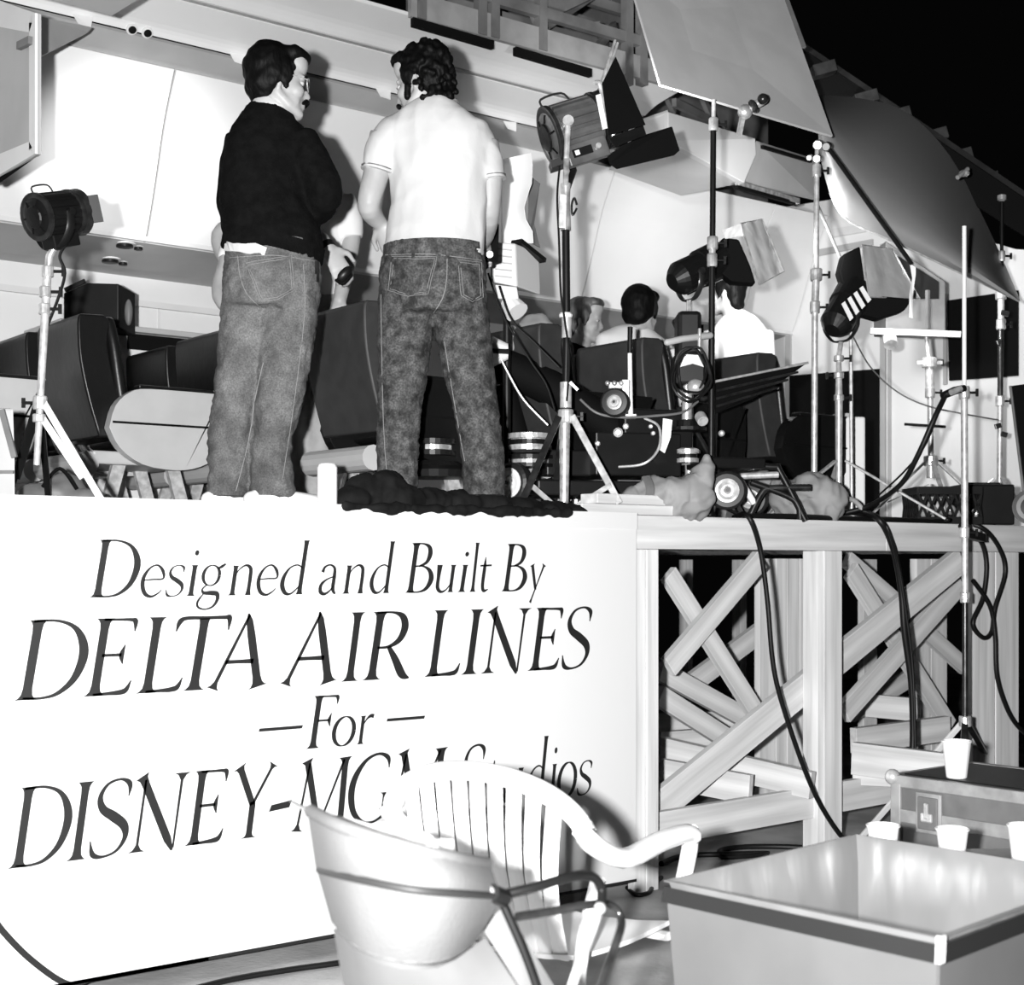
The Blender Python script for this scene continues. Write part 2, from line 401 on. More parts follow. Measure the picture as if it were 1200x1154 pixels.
    if ch == 'e': R([(.06, .29), (.26, .305), (.46, .32), (.44, .45), (.32, .555), (.18, .52), (.07, .38), (.05, .22), (.12, .06), (.26, .0), (.40, .06), (.46, .12)], [.02, .025, .03, .055, .03, .03, .06, .075, .065, .04, .025, .01])
    if ch == 'i': S(.1, 0, .1, .56, t, 2.2, 1.6); B.append([(.06 + .04 * math.cos(a) + .04, .78 + .05 * math.sin(a)) for a in [k * math.pi / 5 for k in range(10)]])
    if ch == 'l': S(.1, 0, .1, 1.02, t, 2.2, 1.5)
    if ch == 'g':
        R([(.25 + .17 * math.cos(a), .37 + .185 * math.sin(a)) for a in [k * math.pi / 6 for k in range(13)]], [.06, .05, .03, .02, .03, .05, .06, .05, .03, .02, .03, .05, .06], 4)
        R([(.18, .2), (.10, .12), (.14, .055), (.30, .05), (.42, .03), (.44, -.08), (.36, -.2), (.20, -.245), (.06, -.2), (.04, -.1), (.13, .03)], [.02, .03, .05, .075, .075, .06, .035, .025, .035, .04, .02]); R([(.37, .5), (.44, .53), (.52, .58)], [.02, .05, .03])
    if ch in 'nr': S(.1, 0, .1, .55, t, 2.2, 1.6)
    if ch == 'n': R([(.11, .36), (.18, .48), (.30, .555), (.40, .5), (.42, .34), (.42, .12), (.42, .0)], [.015, .02, .035, .06, .065, .065, .10])
    if ch == 'r': R([(.11, .36), (.19, .48), (.28, .54), (.36, .53)], [.015, .03, .06, .07])
    if ch == 'd':
        R([(.42, .50), (.30, .56), (.16, .50), (.07, .34), (.06, .17), (.14, .03), (.26, .02), (.40, .16)], [.02, .025, .03, .06, .075, .06, .03, .02]); S(.42, 0, .42, 1.03, t, 1.8, 1.4)
    if ch == 'a':
        R([(.08, .42), (.12, .52), (.24, .56), (.35, .50), (.37, .36), (.37, .1), (.44, 0)], [.07, .04, .03, .05, .07, .07, .03]); R([(.37, .34), (.20, .28), (.08, .18), (.08, .05), (.18, .0), (.30, .06), (.37, .16)], [.02, .03, .06, .07, .05, .03, .02])
    if ch == 'u': R([(.08, .56), (.08, .3), (.09, .1), (.18, .01), (.30, .05), (.40, .18)], [.11, .07, .07, .05, .025, .02]); S(.41, 0, .41, .56, t, 1.8, 1.7)
    if ch == 't': R([(.12, .72), (.12, .5), (.12, .14), (.17, .02), (.28, .05)], [.01, .07, .07, .06, .015]); R([(.0, .54), (.15, .545), (.30, .55)], [.03, .035, .035])
    if ch == 'y': ribbon(B, [(.06, .56), (.25, .02)], [(0, .14), (.06, .08), (.9, .07), (1, .04)]); ribbon(B, [(.48, .56), (.10, -.25)], [(0, .13), (.05, .05), (.5, .028), (.9, .04), (1, .07)])
    if ch == 'o': R([(.28 + .21 * math.cos(a), .28 + .28 * math.sin(a)) for a in [k * math.pi / 8 for k in range(17)]], [.02 + .055 * abs(math.cos(k * math.pi / 8)) for k in range(17)], 3)
    if ch == '-': B.append([(0, .33), (.33, .36), (.36, .46), (.03, .42)])
    if ch == '_': B.append([(0, .40), (1, .40), (1.02, .46), (.01, .46)])
    return [[(x + .16 * z, z) for x, z in poly] for poly in B]
def write(line, zb, cap):
    for ch, l, r in line:
        polys = glyph(ch)
        a = min(p[0] for q in polys for p in q); c = max(p[0] for q in polys for p in q)
        X0 = P(l, 700, Y=YSG).x; X1 = P(r, 700, Y=YSG).x; k = (X1 - X0) / (c - a)
        b = MB()
        for q in polys: b.prism([(X0 + (p[0] - a) * k, ribbonY, zb + p[1] * cap) for p in q], (0, .0015, 0))
        b.build('letter', M_INK, sign)
write([('D', 103.5, 164), ('e', 163.5, 192.6), ('s', 193, 216), ('i', 216.6, 232.5), ('g', 228.6, 264), ('n', 265.5, 295), ('e', 299.4, 325.5), ('d', 327, 362),
       ('a', 372, 393), ('n', 399.5, 426), ('d', 432, 462), ('B', 473.6, 507), ('u', 509.4, 533.8), ('i', 534.8, 548.4), ('l', 549, 561), ('t', 561.7, 575), ('B', 586.4, 616.5), ('y', 618.7, 638.6)], 1.306, .188)
write([('D', 15.6, 103), ('E', 96, 161), ('L', 158, 213), ('T', 205, 271), ('A', 241, 312), ('A', 327, 394), ('I', 398.6, 427), ('R', 423, 478),
       ('L', 496, 538), ('I', 539, 566), ('N', 562, 622), ('E', 617, 659), ('S', 657, 693)], .985, .252)
write([('_', 302, 354), ('F', 357, 396.7), ('o', 387.7, 416), ('r', 416.7, 437.7), ('_', 452, 497)], .751, .188)
write([('D', 8.4, 84), ('I', 76.5, 110), ('S', 103.5, 154.5), ('N', 148.5, 223), ('E', 215, 267), ('Y', 273, 324.6), ('-', 314, 341), ('M', 339, 411.7), ('G', 406.7, 459), ('M', 452, 524),
       ('S', 537, 568), ('t', 570, 587), ('u', 588, 613), ('d', 615, 641.7), ('i', 641.7, 652), ('o', 651.7, 675), ('s', 675, 693)], .459, .250)
# painted border with rounded corner
b = MB(); bl = []
c0 = P(90, 1160, Y=YSG); rr = .30
ribbon(bl, [(xs0 + .02, 1.2), (xs0 + .02, 1.0)], [(0, .016), (1, .016)])
pa, pb, pc, pd, pe = P(-16, 1062, Y=YSG), P(2, 1090, Y=YSG), P(38, 1126, Y=YSG), P(80, 1153, Y=YSG), P(112, 1163, Y=YSG)
bl = []; ribbon(bl, [(pa.x - .06, pa.z + .1), (pa.x, pa.z), (pb.x, pb.z), (pc.x, pc.z), (pd.x, pd.z), (pe.x, zs0 + .004), (pe.x + .4, zs0 + .004), (1.6, zs0 + .004), (xs1, zs0 + .004)], [.016, .016, .016, .016, .015, .008, .007, .007, .007])
for q in bl: b.prism([(p[0], ribbonY, p[1]) for p in q], (0, .0015, 0))
b.build('border_line', M_INK, sign)

# ================================================================== cabin mock-up behind
XB = 8.58                              # end bulkhead
YW = 8.05                              # side wall
def extr(name, prof, x0, x1, m, parent=None, thick=.02, kind=True, bevel=0):
    """profile (Y, Z) extruded along X as a thin shell"""
    b = MB(); b.sheet([[V((x, y, z)) for x in (x0, x1)] for y, z in prof], thick)
    o = b.build(name, m, parent, smooth=False, bevel=bevel)
    if kind and parent is None: structure(o)
    return o
def zat(px, py, Y): return P(px, py, Y=Y).z
w = MB(); w.box2((-3, YW, ZS), (XB, YW + .06, 3.2)); structure(w.build('wall_back', M_WHITE))
zr = zat(150, 353, YW - .03)
trim = MB(); trim.box2((-3, YW - .03, zr - .02), (XB, YW, zr + .015)); structure(trim.build('trim_1', M_WHITE2))
for k in range(12):
    x = 1.6 + k * .52
    t = MB(); t.box2((x, YW - .006, ZS), (x + .012, YW, zr)); structure(t.build('trim_2', M_WHITE2))
# overhead bins along the wall: reading-light panel below, curved doors, then cove
ZB0 = zat(200, 328, YW); YB1 = YW - .55; ZB1 = zat(200, 287, YB1)
XL = -3.0
bins = thing('overhead_bin_row', 'long row of white curved overhead bins along the cabin wall', 'overhead bin', (3, YB1, ZB1))
b = MB(); b.sheet([[V((x, y, z)) for x in (XL, XB)] for y, z in ((YW, ZB0), (YW - .15, ZB0 + .01), (YB1, ZB1))], .02); b.build('reading_light_panel', M_GREY, bins)
ytop = YW - .95; ztop = zat(200, 80, ytop)
prof = crom([(YB1, ZB1), (YB1 - .05, ZB1 + .02), (YB1 - .16, ZB1 + .28), (YB1 - .27, ZB1 + .58), (ytop, ztop)], 5)
seams = [-2.2, .62, pz(182, YW - .7), pz(182, YW - .7) + 1.55, pz(182, YW - .7) + 3.1, pz(182, YW - .7) + 4.65, XB]
seams = sorted(seams); prev = XL
for x in seams:
    b = MB(); b.sheet([[V((xx, y, z)) for xx in (prev, x - .012)] for y, z in prof], .02); b.build('bin_door', M_WHITE, bins, smooth=False); prev = x
b = MB(); b.box2((XL, YB1 - .06, ZB1 - .012), (XB, YB1 - .02, ZB1 + .012)); b.build('lip', M_WHITE2, bins)
for px, py in ((8, 256), (107, 270), (200, 284), (330, 302)):
    c = P(px, py, Y=YB1 - .02); b = MB(); b.box(c, (.10, .02, .022)); b.build('latch', M_GREY, bins, bevel=.004)
def spotrow(px, py, r):
    d = ray(px, py); y2, z2 = YW - .15, ZB0 + .01; ey, ez = y2 - YB1, z2 - ZB1
    t = ((EYE - ZB1) * ey - (0 - YB1) * ez) / (d.y * ez - d.z * ey); c = CAMP + d * t - UP * .012
    b = MB(); b.lathe(c + V((0, 0, .02)), (0, 0, -1), [(0, r * 1.3), (.030, r * 1.3), (.032, r)]); o = b.build('reading_light', M_BLACK, bins)
    b = MB(); b.lathe(c + V((0, 0, .012)), (0, 0, -1), [(0, r * 1.75), (.006, r * 1.75), (.008, r * 1.4)]); b.build('bezel', M_WHITE2, o)
for px, py, r in ((146, 285, .035), (162, 288, .018), (129, 303, .035), (144, 306, .018)): spotrow(px, py, r)
# cove strip and ceiling panels above the bins
zc = zat(200, 50, ytop - .12)
XCE = pz(716, ytop - .14)
extr('trim_3', [(ytop + .02, ztop + .01), (ytop - .12, zc)], XL, XCE, M_GREY)
ya = ytop - .14
prof2 = crom([(ya, zc + .01), (ya - .06, zat(400, 78, ya - .06)), (ya - .25, zat(400, 48, ya - .25))], 4)
extr('ceiling', prof2, XL, XCE, M_WHITE)
extr('trim_4', [(ya - .26, zat(400, 46, ya - .26)), (ya - .30, zat(400, 43, ya - .30))], XL, XCE, M_GREY)
prof3 = crom([(ya - .31, zat(400, 42, ya - .31)), (ya - .42, zat(400, 22, ya - .42)), (ya - .62, zat(400, -6, ya - .62))], 4)
extr('ceiling_upper', prof3, XL, XCE, M_WHITE)
# taped cue cards and small fittings on the cove strip
def onstrip(px, py, off=.015):
    d = ray(px, py); ey, ez = -.14, zc - ztop - .01
    return CAMP + d * (((EYE - ztop - .01) * ey + (ytop + .02) * ez) / (d.y * ez - d.z * ey)) - V((0, .7, .7)) * off
for i, (px, py, lab) in enumerate([(277, 65, 'paper tag taped to cove strip left of dark-haired man in glasses'), (447, 106, 'paper tag taped to cove strip left of curly-haired man'), (595, 144, 'paper tag taped to cove strip right of curly-haired man'),
                                  (95, 20, 'paper tag taped to cove strip at upper left corner')]):
    c = onstrip(px, py, .03); w_ = .05
    b = MB(); q = [c + V((-.05, 0, .02)), c + V((.05, 0, .03)), c + V((.035, -.02, -.035)), c + V((-.03, -.02, -.03))]
    b.prism(q, (0, .004, 0)); tag(b.build('paper_tag', M_PAPER, None, loc=c), lab, 'tag', 'paper tags on the cove strip')
for px, py in ((154, 33), (172, 37)):
    c = onstrip(px, py, .004); b = MB(); b.lathe(c, (0, -.7, -.7), [(0, .030), (.010, .030), (.012, .022)]); structure(b.build('trim_5', M_WHITE2))
    b = MB(); b.lathe(c + V((0, -.7, -.7)) * .012, (0, -.7, -.7), [(0, .020), (.004, .020), (.005, .01)]); structure(b.build('trim_5', M_BLACK))
# steel framework above the ceiling
yf = ya - .66; zf = zat(600, 66, yf)
fr = thing('steel_framework', 'grey steel lattice framework above the white cabin ceiling', 'framework', (5, yf, zf))
def fbeam(p, q, w=.06, t=.03, Y=yf, name='strut', m=None, dy=0):
    b = MB(); b.beam(P(*p, Y=Y) if len(p) == 2 else V(p), P(*q, Y=Y + dy) if len(q) == 2 else V(q), w, t); return b.build(name, m or M_STEEL, fr)
b = MB(); b.beam(P(480, 5, Y=yf), P(860, 110, Y=yf), .13, .03); b.build('edge_beam', mat('beam_grey', .24, .5, var=.15, scale=6), fr)
for p, q in (((483, 26), (577, 53)), ((603, 60), (692, 86))):
    b = MB(); b.beam(P(*p, Y=yf - .02), P(*q, Y=yf - .02), .045, .03); b.build('slot', M_BLACKM, fr)
for px in (492, 563, 578, 634, 735, 752):
    fbeam((px, -40), (px, 100 if px > 700 else 20 + (px - 480) * .26), .055, .05)
for (p, q, dy) in [((480, -30), (760, 52), 0), ((480, -10), (760, 70), .3), ((560, -40), (760, 22), .5), ((500, -30), (760, 48), .9), ((500, 10), (780, 90), 1.0), ((540, -60), (780, 6), 1.1)]:
    a = P(*p, Y=yf + dy); c = P(*q, Y=yf + dy); b = MB(); b.beam(a, c, .06, .04); b.build('strut', M_STEEL, fr)
for (p, q, dy) in [((512, -2), (532, 20), .02), ((640, 30), (700, -10), .1), ((690, 70), (720, 30), .05), ((700, 30), (712, 55), .1), ((755, 60), (790, 130), .3), ((790, 120), (830, 140), .3), ((815, 95), (845, 165), .5)]:
    a = P(*p, Y=yf + dy); c = P(*q, Y=yf + dy + .2); b = MB(); b.beam(a, c, .05, .03); b.build('gusset', M_STEEL, fr)
b = MB(); b.box2((pz(480, yf + 1.4), yf + 1.4, zf - .3), (pz(900, yf + 1.4), yf + 1.44, zf + 1.6)); b.build('back_panel', M_DGREY, fr)
for k in range(3):
    x = pz(500, yf + .2) + .9 * k
    b = MB(); b.beam((x, yf, zf + .55), (x, yf + 1.38, zf + .75), .07, .04); b.build('cross_member', M_STEEL, fr)
b = MB(); b.prism([P(628, 30, Y=yf + .03), P(690, 0, Y=yf + .03), P(690, -40, Y=yf + .03), P(600, -40, Y=yf + .03)], (0, .02, 0)); b.build('gusset_plate', M_STEEL, fr)
# hanging panels at upper left: bin end panel and dark ceiling panel
ex = P(42, 100, Y=5.7); bx = ex.x
pan = thing('bin_end_panel', 'framed grey end panel of a cut-off cabin bin at upper left edge', 'panel', (bx, 5.7, ex.z))
def onx(px, py, dx=0): return P(px, py, X=bx + dx)
b = MB(); b.prism([onx(41, 15), onx(41, 180), onx(-60, 235), onx(-60, 5)], (.025, 0, 0)); b.build('board', M_GREY, pan)
for q in ([(34, 14), (41, 15), (41, 180), (34, 176)], [(34, 166), (41, 180), (-60, 240), (-60, 205)], [(41, 15), (34, 38), (-60, 20), (-60, -20)]):
    b = MB(); b.prism([onx(*p, dx=-.012) for p in q], (.012, 0, 0)); b.build('frame_strip', M_WHITE2, pan)
b = MB(); b.beam(onx(22, 54, -.02), onx(36, 47, -.02), .03, .02); b.build('hinge', M_DGREY, pan)
b = MB(); b.prism([onx(41, 15, .026), onx(41, 180, .026), onx(41, 180, .026) + V((0, .5, -.02)), onx(41, 15, .026) + V((0, .5, 0))], (.02, 0, 0)); b.build('shadow_strip', M_BLACKM, pan)  # matte black sheet standing in for the shadow strip right of the panel
q = [P(44, 19, D=6.4), P(108, 32, D=6.9), P(103, 38, D=6.9), P(48, 66, D=6.4)]
b = MB(); b.prism(q, (0, .03, 0)); tag(b.build('bin_flap', M_GREY, None, loc=q[0]), 'grey triangular flap hanging between the end panel and the bins', 'panel')
q = [P(-40, -60, D=5.6), P(200, -60, D=6.2), P(165, -2, D=6.3), P(131, 19, D=6.3), P(28, -8, D=5.8)]
b = MB(); b.prism(q, (0, .02, .03)); tag(b.build('ceiling_panel', M_GREY, None, loc=q[3], bevel=.004), 'grey loose ceiling panel hanging over the upper left corner', 'panel')
# centre bin block
bl = thing('centre_bin', 'cut-off white centre overhead bin hanging behind the big barn-door lamp', 'overhead bin', P(800, 180, D=8.4))
A, B_, C_, D_, E_ = P(783, 131, D=8.2), P(887, 163, D=9.2), P(885, 182, D=9.2), P(874, 213, D=9.0), P(790, 178, D=8.0)
dv = V((0, 1, 0)) * 1.0
TLb = P(752, 137, D=9.6); bot = P(795, 229, D=8.9); botl = P(700, 196, D=9.6)
b = MB()
b.prism([P(783, 131, D=8.2), P(885, 162, D=9.0), P(886, 181, D=9.0), P(872, 214, D=8.85), P(783, 165, D=8.05)], RT * -.02 + FW * .05); b.build('end_face', M_WHITE, bl, bevel=.004)
b = MB(); b.hexa([P(783, 131, D=8.22), P(783, 168, D=8.1), P(720, 196, D=9.2), P(700, 160, D=9.4)], [p + UP * .02 + FW * .03 for p in (P(783, 131, D=8.22), P(783, 168, D=8.1), P(720, 196, D=9.2), P(700, 160, D=9.4))]); b.build('side_face', M_WHITE, bl)
b = MB(); b.prism([P(783, 166, D=8.1), P(873, 214, D=8.9), P(797, 229, D=9.5), P(714, 199, D=9.3)], UP * .02); b.build('underside', M_WHITE2, bl, bevel=.004)
b = MB(); b.prism([P(886, 165, D=9.1), P(957, 187, D=9.9), P(955, 232, D=9.8), P(872, 214, D=9.0)], FW * .05); b.build('light_panel', M_GREY, bl)
b = MB(); b.beam(P(893, 172, D=9.05), P(950, 189, D=9.75), .02, .02); b.build('slot', M_BLACKM, bl)
b = MB(); b.beam(P(864, 216, D=8.9), P(935, 236, D=9.6), .035, .03); b.build('chrome_strip', M_CHROME, bl)
b = MB(); b.beam(P(862, 219, D=8.86), P(930, 238, D=9.55), .02, .03); b.build('dark_strip', M_BLACKM, bl)
# cabin roof pieces to the right of the bin
b = MB(); b.sheet([[P(600, 150, D=9.8), P(760, 215, D=10.4), P(930, 250, D=11.0)], [P(600, 205, D=10.2), P(760, 255, D=10.9), P(930, 285, D=11.3)]], .03); structure(b.build('ceiling_lower', M_WHITE))
# end bulkhead
b = MB(); q = [P(px, py, X=XB) for px, py in ((905, 245), (985, 232), (1190, 292), (1320, 300), (1320, 622), (905, 617))]
b.prism(q, (.05, 0, 0)); structure(b.build('wall_right', M_WHITE))
def bk(name, poly, m, dx=-.02, ext=.018):
    b = MB(); b.prism([P(px, py, X=XB + dx) for px, py in poly], (ext, 0, 0)); return structure(b.build(name, m))
bk('trim_6', [(918, 300), (1022, 280), (1022, 287), (918, 308)], M_GREY); bk('trim_7', [(920, 308), (926, 307), (926, 615), (920, 615)], M_GREY)
bk('trim_8', [(1031, 286), (1037, 285), (1037, 615), (1031, 615)], M_GREY); bk('trim_9', [(1040, 400), (1043, 400), (1043, 615), (1040, 615)], M_GREY)
bk('door_1', [(925, 440), (1030, 432), (1030, 615), (925, 615)], M_BLACKM, -.03)
bk('window_1', [(1110, 352), (1192, 340), (1192, 440), (1112, 446)], M_BLACKM, -.03)
bk('trim_10', [(1105, 345), (1109, 344), (1109, 450), (1105, 451)], M_GREY)
bk('trim_11', [(975, 268), (1040, 258), (1040, 267), (975, 278)], M_WHITE2)
# ================================================================== people
class Head:
    def __init__(s, c, psi, pitch=0, sc=1.0, roll=0):
        a = math.radians(psi); s.c = V(c); s.s = sc
        f = FW * math.cos(a) + RT * math.sin(a); sd = f.cross(UP)
        p = math.radians(pitch); f2 = f * math.cos(p) + UP * math.sin(p); u = sd.cross(f2)
        r = math.radians(roll); s.f = f2; s.sd = sd * math.cos(r) + u * math.sin(r); s.u = s.sd.cross(f2)
        s.ax = (s.f, s.sd, s.u)
    def p(s, f, d, u): return s.c + (s.f * f + s.sd * d + s.u * u) * s.s
    def e(s, b, f, d, u, rf, rd, ru, seg=14): b.ell(s.p(f, d, u), (rf * s.s, rd * s.s, ru * s.s), s.ax, seg)
    def t(s, b, pts, r, **k): b.tube([s.p(*q) for q in pts], [x * s.s for x in r], 10, **k)
def add_head(b, h, neck):
    h.e(b, -.012, 0, .042, .096, .075, .092); h.e(b, .028, 0, -.015, .062, .060, .088)
    for q in (-1, 1):
        h.t(b, [(-.015, q * .052, -.045), (.03, q * .044, -.082), (.072, q * .014, -.100)], [.020, .020, .017], round0=True, round1=True)
        h.e(b, .055, q * .036, -.022, .03, .024, .028); h.e(b, .028, q * .036, -.058, .044, .022, .038); h.e(b, -.012, q * .074, -.006, .016, .009, .028); h.e(b, -.018, q * .079, .008, .010, .007, .013)
    h.e(b, .022, 0, -.052, .058, .057, .052); h.e(b, .045, 0, -.075, .040, .042, .035); h.e(b, .068, 0, -.100, .022, .026, .019); h.e(b, .078, 0, .030, .014, .048, .012)
    h.t(b, [(.082, 0, .018), (.094, 0, -.012), (.102, 0, -.028)], [.009, .011, .012], round0=True, round1=True); h.e(b, .092, 0, -.033, .013, .017, .009)
    h.e(b, .084, 0, -.062, .012, .024, .007); h.e(b, .082, 0, -.074, .012, .021, .008)
    h.e(b, .05, 0, .085, .05, .062, .055)
    b.tube([h.p(-.02, 0, -.02), h.p(-.025, 0, -.08), neck], [.055 * h.s, .056 * h.s, .066 * h.s], 14)
def eyes(h, root):
    for q in (-1, 1):
        b = MB(); h.e(b, .074, q * .031, .008, .012, .012, .009, 10); e = b.build('eye', M_GREY, root, smooth=True)
        b = MB(); h.e(b, .084, q * .031, .008, .004, .006, .006, 8); b.build('iris', M_BLACK, e, smooth=True)
def hair(h, root, m, kind='short', amp=.006, sc=40, vx=.007):
    b = MB()
    h.e(b, -.028, 0, .062, .100, .089, .092); h.e(b, -.055, 0, .0, .058, .074, .075)
    if kind != 'mop': h.e(b, -.066, 0, -.055, .040, .058, .05)
    h.e(b, .045, 0, .112, .062, .070, .036)
    for q in (-1, 1): h.e(b, .008, q * .076, .03, .034, .015, .052); h.e(b, .012, q * .077, -.012, .013, .008, .026)
    if kind == 'fringe': h.e(b, .074, 0, .092, .022, .055, .028); [h.e(b, .03, q * .068, .062, .04, .016, .035) for q in (-1, 1)]
    if kind == 'mop': h.e(b, -.040, 0, .06, .100, .098, .102); h.e(b, -.056, 0, .0, .072, .088, .082); h.e(b, .038, 0, .110, .066, .078, .042); [h.e(b, -.034, q * .078, .03, .040, .018, .062) for q in (-1, 1)]
    if kind == 'curly':
        for i in range(210):
            a = random.uniform(0, 6.28); z = random.uniform(-.1, .14)
            k = math.sqrt(max(0, 1 - ((z - .05) / .105) ** 2)) if z > .05 else 1
            f = -.03 + .105 * k * math.cos(a); d = .09 * k * math.sin(a)
            if f > .03 and z < .075: continue
            h.e(b, f * .95, d * .96, z + .006, .013, .013, .013, 7)
        h.e(b, -.085, 0, -.085, .032, .05, .035); h.e(b, .07, 0, .115, .04, .055, .025)
    return b.build('hair', m, root, remesh=vx, sm=2 if kind == 'curly' else 6, wr=(amp, sc))
def hand(b, w, d, up, side=1, s=1.0, curl=.5):
    """palm at wrist w pointing along d; up = back-of-hand normal"""
    d = V(d).normalized(); n = V(up); n = (n - d * n.dot(d)).normalized(); x = d.cross(n) * side
    pe = w + d * .085 * s
    b.tube([w - d * .02 * s, w + d * .03 * s, pe], [(.026 * s, .019 * s), (.036 * s, .016 * s), (.042 * s, .013 * s)], 10, wide=x, round1=True)
    for i, (o, l) in enumerate(((-.030, .070), (-.010, .082), (.011, .078), (.031, .062))):
        q = pe + x * o * s - d * .008; pts = [q]; a = 0
        for k in range(3):
            a += curl * (.5 + .35 * k); dd = d * math.cos(a) - n * math.sin(a)
            q = q + dd * (l * (.45, .32, .23)[k] * s); pts.append(q)
        b.tube(pts, [.0095 * s, .009 * s, .0082 * s, .007 * s], 8, wide=x, round1=True)
    t0 = w + d * .02 * s - x * .028 * s; t1 = t0 + (d * .6 - x * .7 - n * .2).normalized() * .042 * s; t2 = t1 + (d * .9 - x * .15 - n * .35).normalized() * .034 * s
    b.tube([t0, t1, t2], [.014 * s, .0115 * s, .009 * s], 8, wide=n, round0=True, round1=True)
def ringpath(b, rings, D, phi, k=1.0, grow=0, seg=20, ratio=.62, **kw):
    a = math.radians(phi); wv = RT * math.cos(a) + FW * math.sin(a); m = D / F
    pts = [P(r[0], r[1], D=D + r[2]) for r in rings]
    rad = [((r[3] * m * k + grow), ((r[4] if len(r) > 4 else r[3] * ratio) * m * k + grow)) for r in rings]
    b.tube(pts, rad, seg, wide=wv, **kw)
def limb(b, js, D, k=1.0, grow=0, seg=14, n=4, **kw):
    m = D / F; c = crom(js, n)
    b.tube([P(q[0], q[1], D=D + q[2]) for q in c], [q[3] * m * k + grow for q in c], seg, **kw)
def bvh_of(o):
    off = rootloc(o); me = o.data
    return BVHTree.FromPolygons([v.co + off for v in me.vertices], [p.vertices[:] for p in me.polygons])
def hit(bvh, px, py, off=.003):
    d = ray(px, py).normalized(); loc, nor, i, dist = bvh.ray_cast(CAMP, d)
    if loc is None: return None
    if nor.dot(d) > 0: nor = -nor
    return loc + nor * off
def stitch(bvh, pts, root, name='seam', r=.0016, m=None, off=.0025, n=5):
    q = [hit(bvh, p[0], p[1], off) for p in crom(pts, n)]; q = [p for p in q if p is not None]
    if len(q) > 2: b = MB(); b.tube(q, r, 5); return b.build(name, m or M_THREAD, root)
def patch(bvh, c, root, m, name='pocket', thick=.004, nu=9, nv=9, tip=6):
    """c: top-left, top-right, bottom-right, bottom-left pixels; pointed bottom"""
    g = []
    for j in range(nv):
        row = []
        for i in range(nu):
            u, v = i / (nu - 1), j / (nv - 1)
            x = (c[0][0] * (1 - u) + c[1][0] * u) * (1 - v) + (c[3][0] * (1 - u) + c[2][0] * u) * v
            y = (c[0][1] * (1 - u) + c[1][1] * u) * (1 - v) + (c[3][1] * (1 - u) + c[2][1] * u) * v + v * tip * (1 - abs(2 * u - 1))
            p = hit(bvh, x, y, .0025)
            if p is None: return
            row.append(p)
        g.append(row)
    b = MB(); b.sheet(g, thick); o = b.build(name, m, root, smooth=True)
    mid = ((c[2][0] + c[3][0]) / 2, (c[2][1] + c[3][1]) / 2 + tip)
    for ins in (0, 2.6):
        e = [(c[0][0] + ins, c[0][1] + ins), (c[1][0] - ins, c[1][1] + ins), (c[2][0] - ins, c[2][1] - ins * .6), (mid[0], mid[1] - ins), (c[3][0] + ins, c[3][1] - ins * .6), (c[0][0] + ins, c[0][1] + ins)]
        pts = []
        for a, bb in zip(e[:-1], e[1:]):
            for t in range(6): pts.append((a[0] + (bb[0] - a[0]) * t / 6, a[1] + (bb[1] - a[1]) * t / 6))
        q = [hit(bvh, *p, off=.0055) for p in pts]; q = [p for p in q if p is not None]
        if len(q) > 3: b = MB(); b.tube(q, .0013, 5); b.build('stitching', M_THREAD, o)
def shoe(root, p, ang, m, L=.29, h=.10):
    a = math.radians(ang); f = FW * math.cos(a) + RT * math.sin(a); sd = f.cross(UP); p = V(p); p.z = ZS
    b = MB()
    b.tube([p - f * .07 + UP * .035, p + f * .04 + UP * .04, p + f * (L - .13) + UP * .032, p + f * (L - .07) + UP * .028], [(.038, .035), (.043, .04), (.048, .032), (.036, .026)], 14, wide=sd, round0=True, round1=True)
    b.tube([p - f * .02 + UP * .05, p - f * .015 + UP * h], [.042, .040], 12, wide=sd)
    o = b.build('shoe', m, root, remesh=.008, sm=3)
    b = MB(); b.tube([p - f * .085 + UP * .008, p - f * .05 + UP * .008, p + f * .05 + UP * .008, p + f * (L - .09) + UP * .008, p + f * (L - .045) + UP * .008], [(.025, .008), (.04, .008), (.045, .008), (.05, .008), (.02, .008)], 12, wide=sd); b.build('sole', m, o)

# ---- man in the dark sweater
D1 = 5.62
r1 = thing('person', 'person with glasses and moustache in dark sweater and faded jeans, back to the viewer', 'person', P(308, 600, D=D1) * 1.0); r1.location.z = ZS
RT1 = [(318, 128, 0, 24, 20), (316, 140, 0, 31, 25), (316, 153, 0, 43, 29), (316, 172, 0, 50, 33), (315, 200, 0, 52, 36), (314, 235, 0, 54, 37), (316, 258, 0, 57, 40), (322, 276, 0, 58, 41), (318, 300, 0, 58.5, 42)]
AR1 = [(352, 163, 0, 20), (370, 198, -.02, 20), (381, 234, -.02, 18.5), (360, 252, .17, 14), (322, 250, .26, 11)]
AL1 = [(285, 162, 0, 19), (277, 205, .05, 19), (276, 248, .07, 17), (300, 258, .24, 13), (340, 248, .28, 10)]
HP1 = [(321, 284, 0, 54, 40), (320, 310, 0, 55, 42), (319, 338, 0, 56, 44), (317, 362, 0, 54, 42)]
LL1 = [(293, 350, 0, 30), (287, 400, 0, 29), (278, 455, -.01, 25), (269, 515, .0, 23.5), (267, 580, .0, 22)]
LR1 = [(340, 350, 0, 31), (335, 400, -.01, 31), (329, 455, -.03, 27), (319, 515, .0, 22), (319, 560, .0, 24), (319, 580, .0, 25)]
h1 = Head(P(328, 101, D=D1 + .01), 74, -3, 1.06, 4)
b = MB(); add_head(b, h1, P(318, 136, D=D1)); ringpath(b, RT1, D1, 25, .86); ringpath(b, HP1, D1, 25, .9)
for a in (LL1, LR1): limb(b, a, D1, .85)
for a in (AR1, AL1): limb(b, a, D1, .75, round1=True)
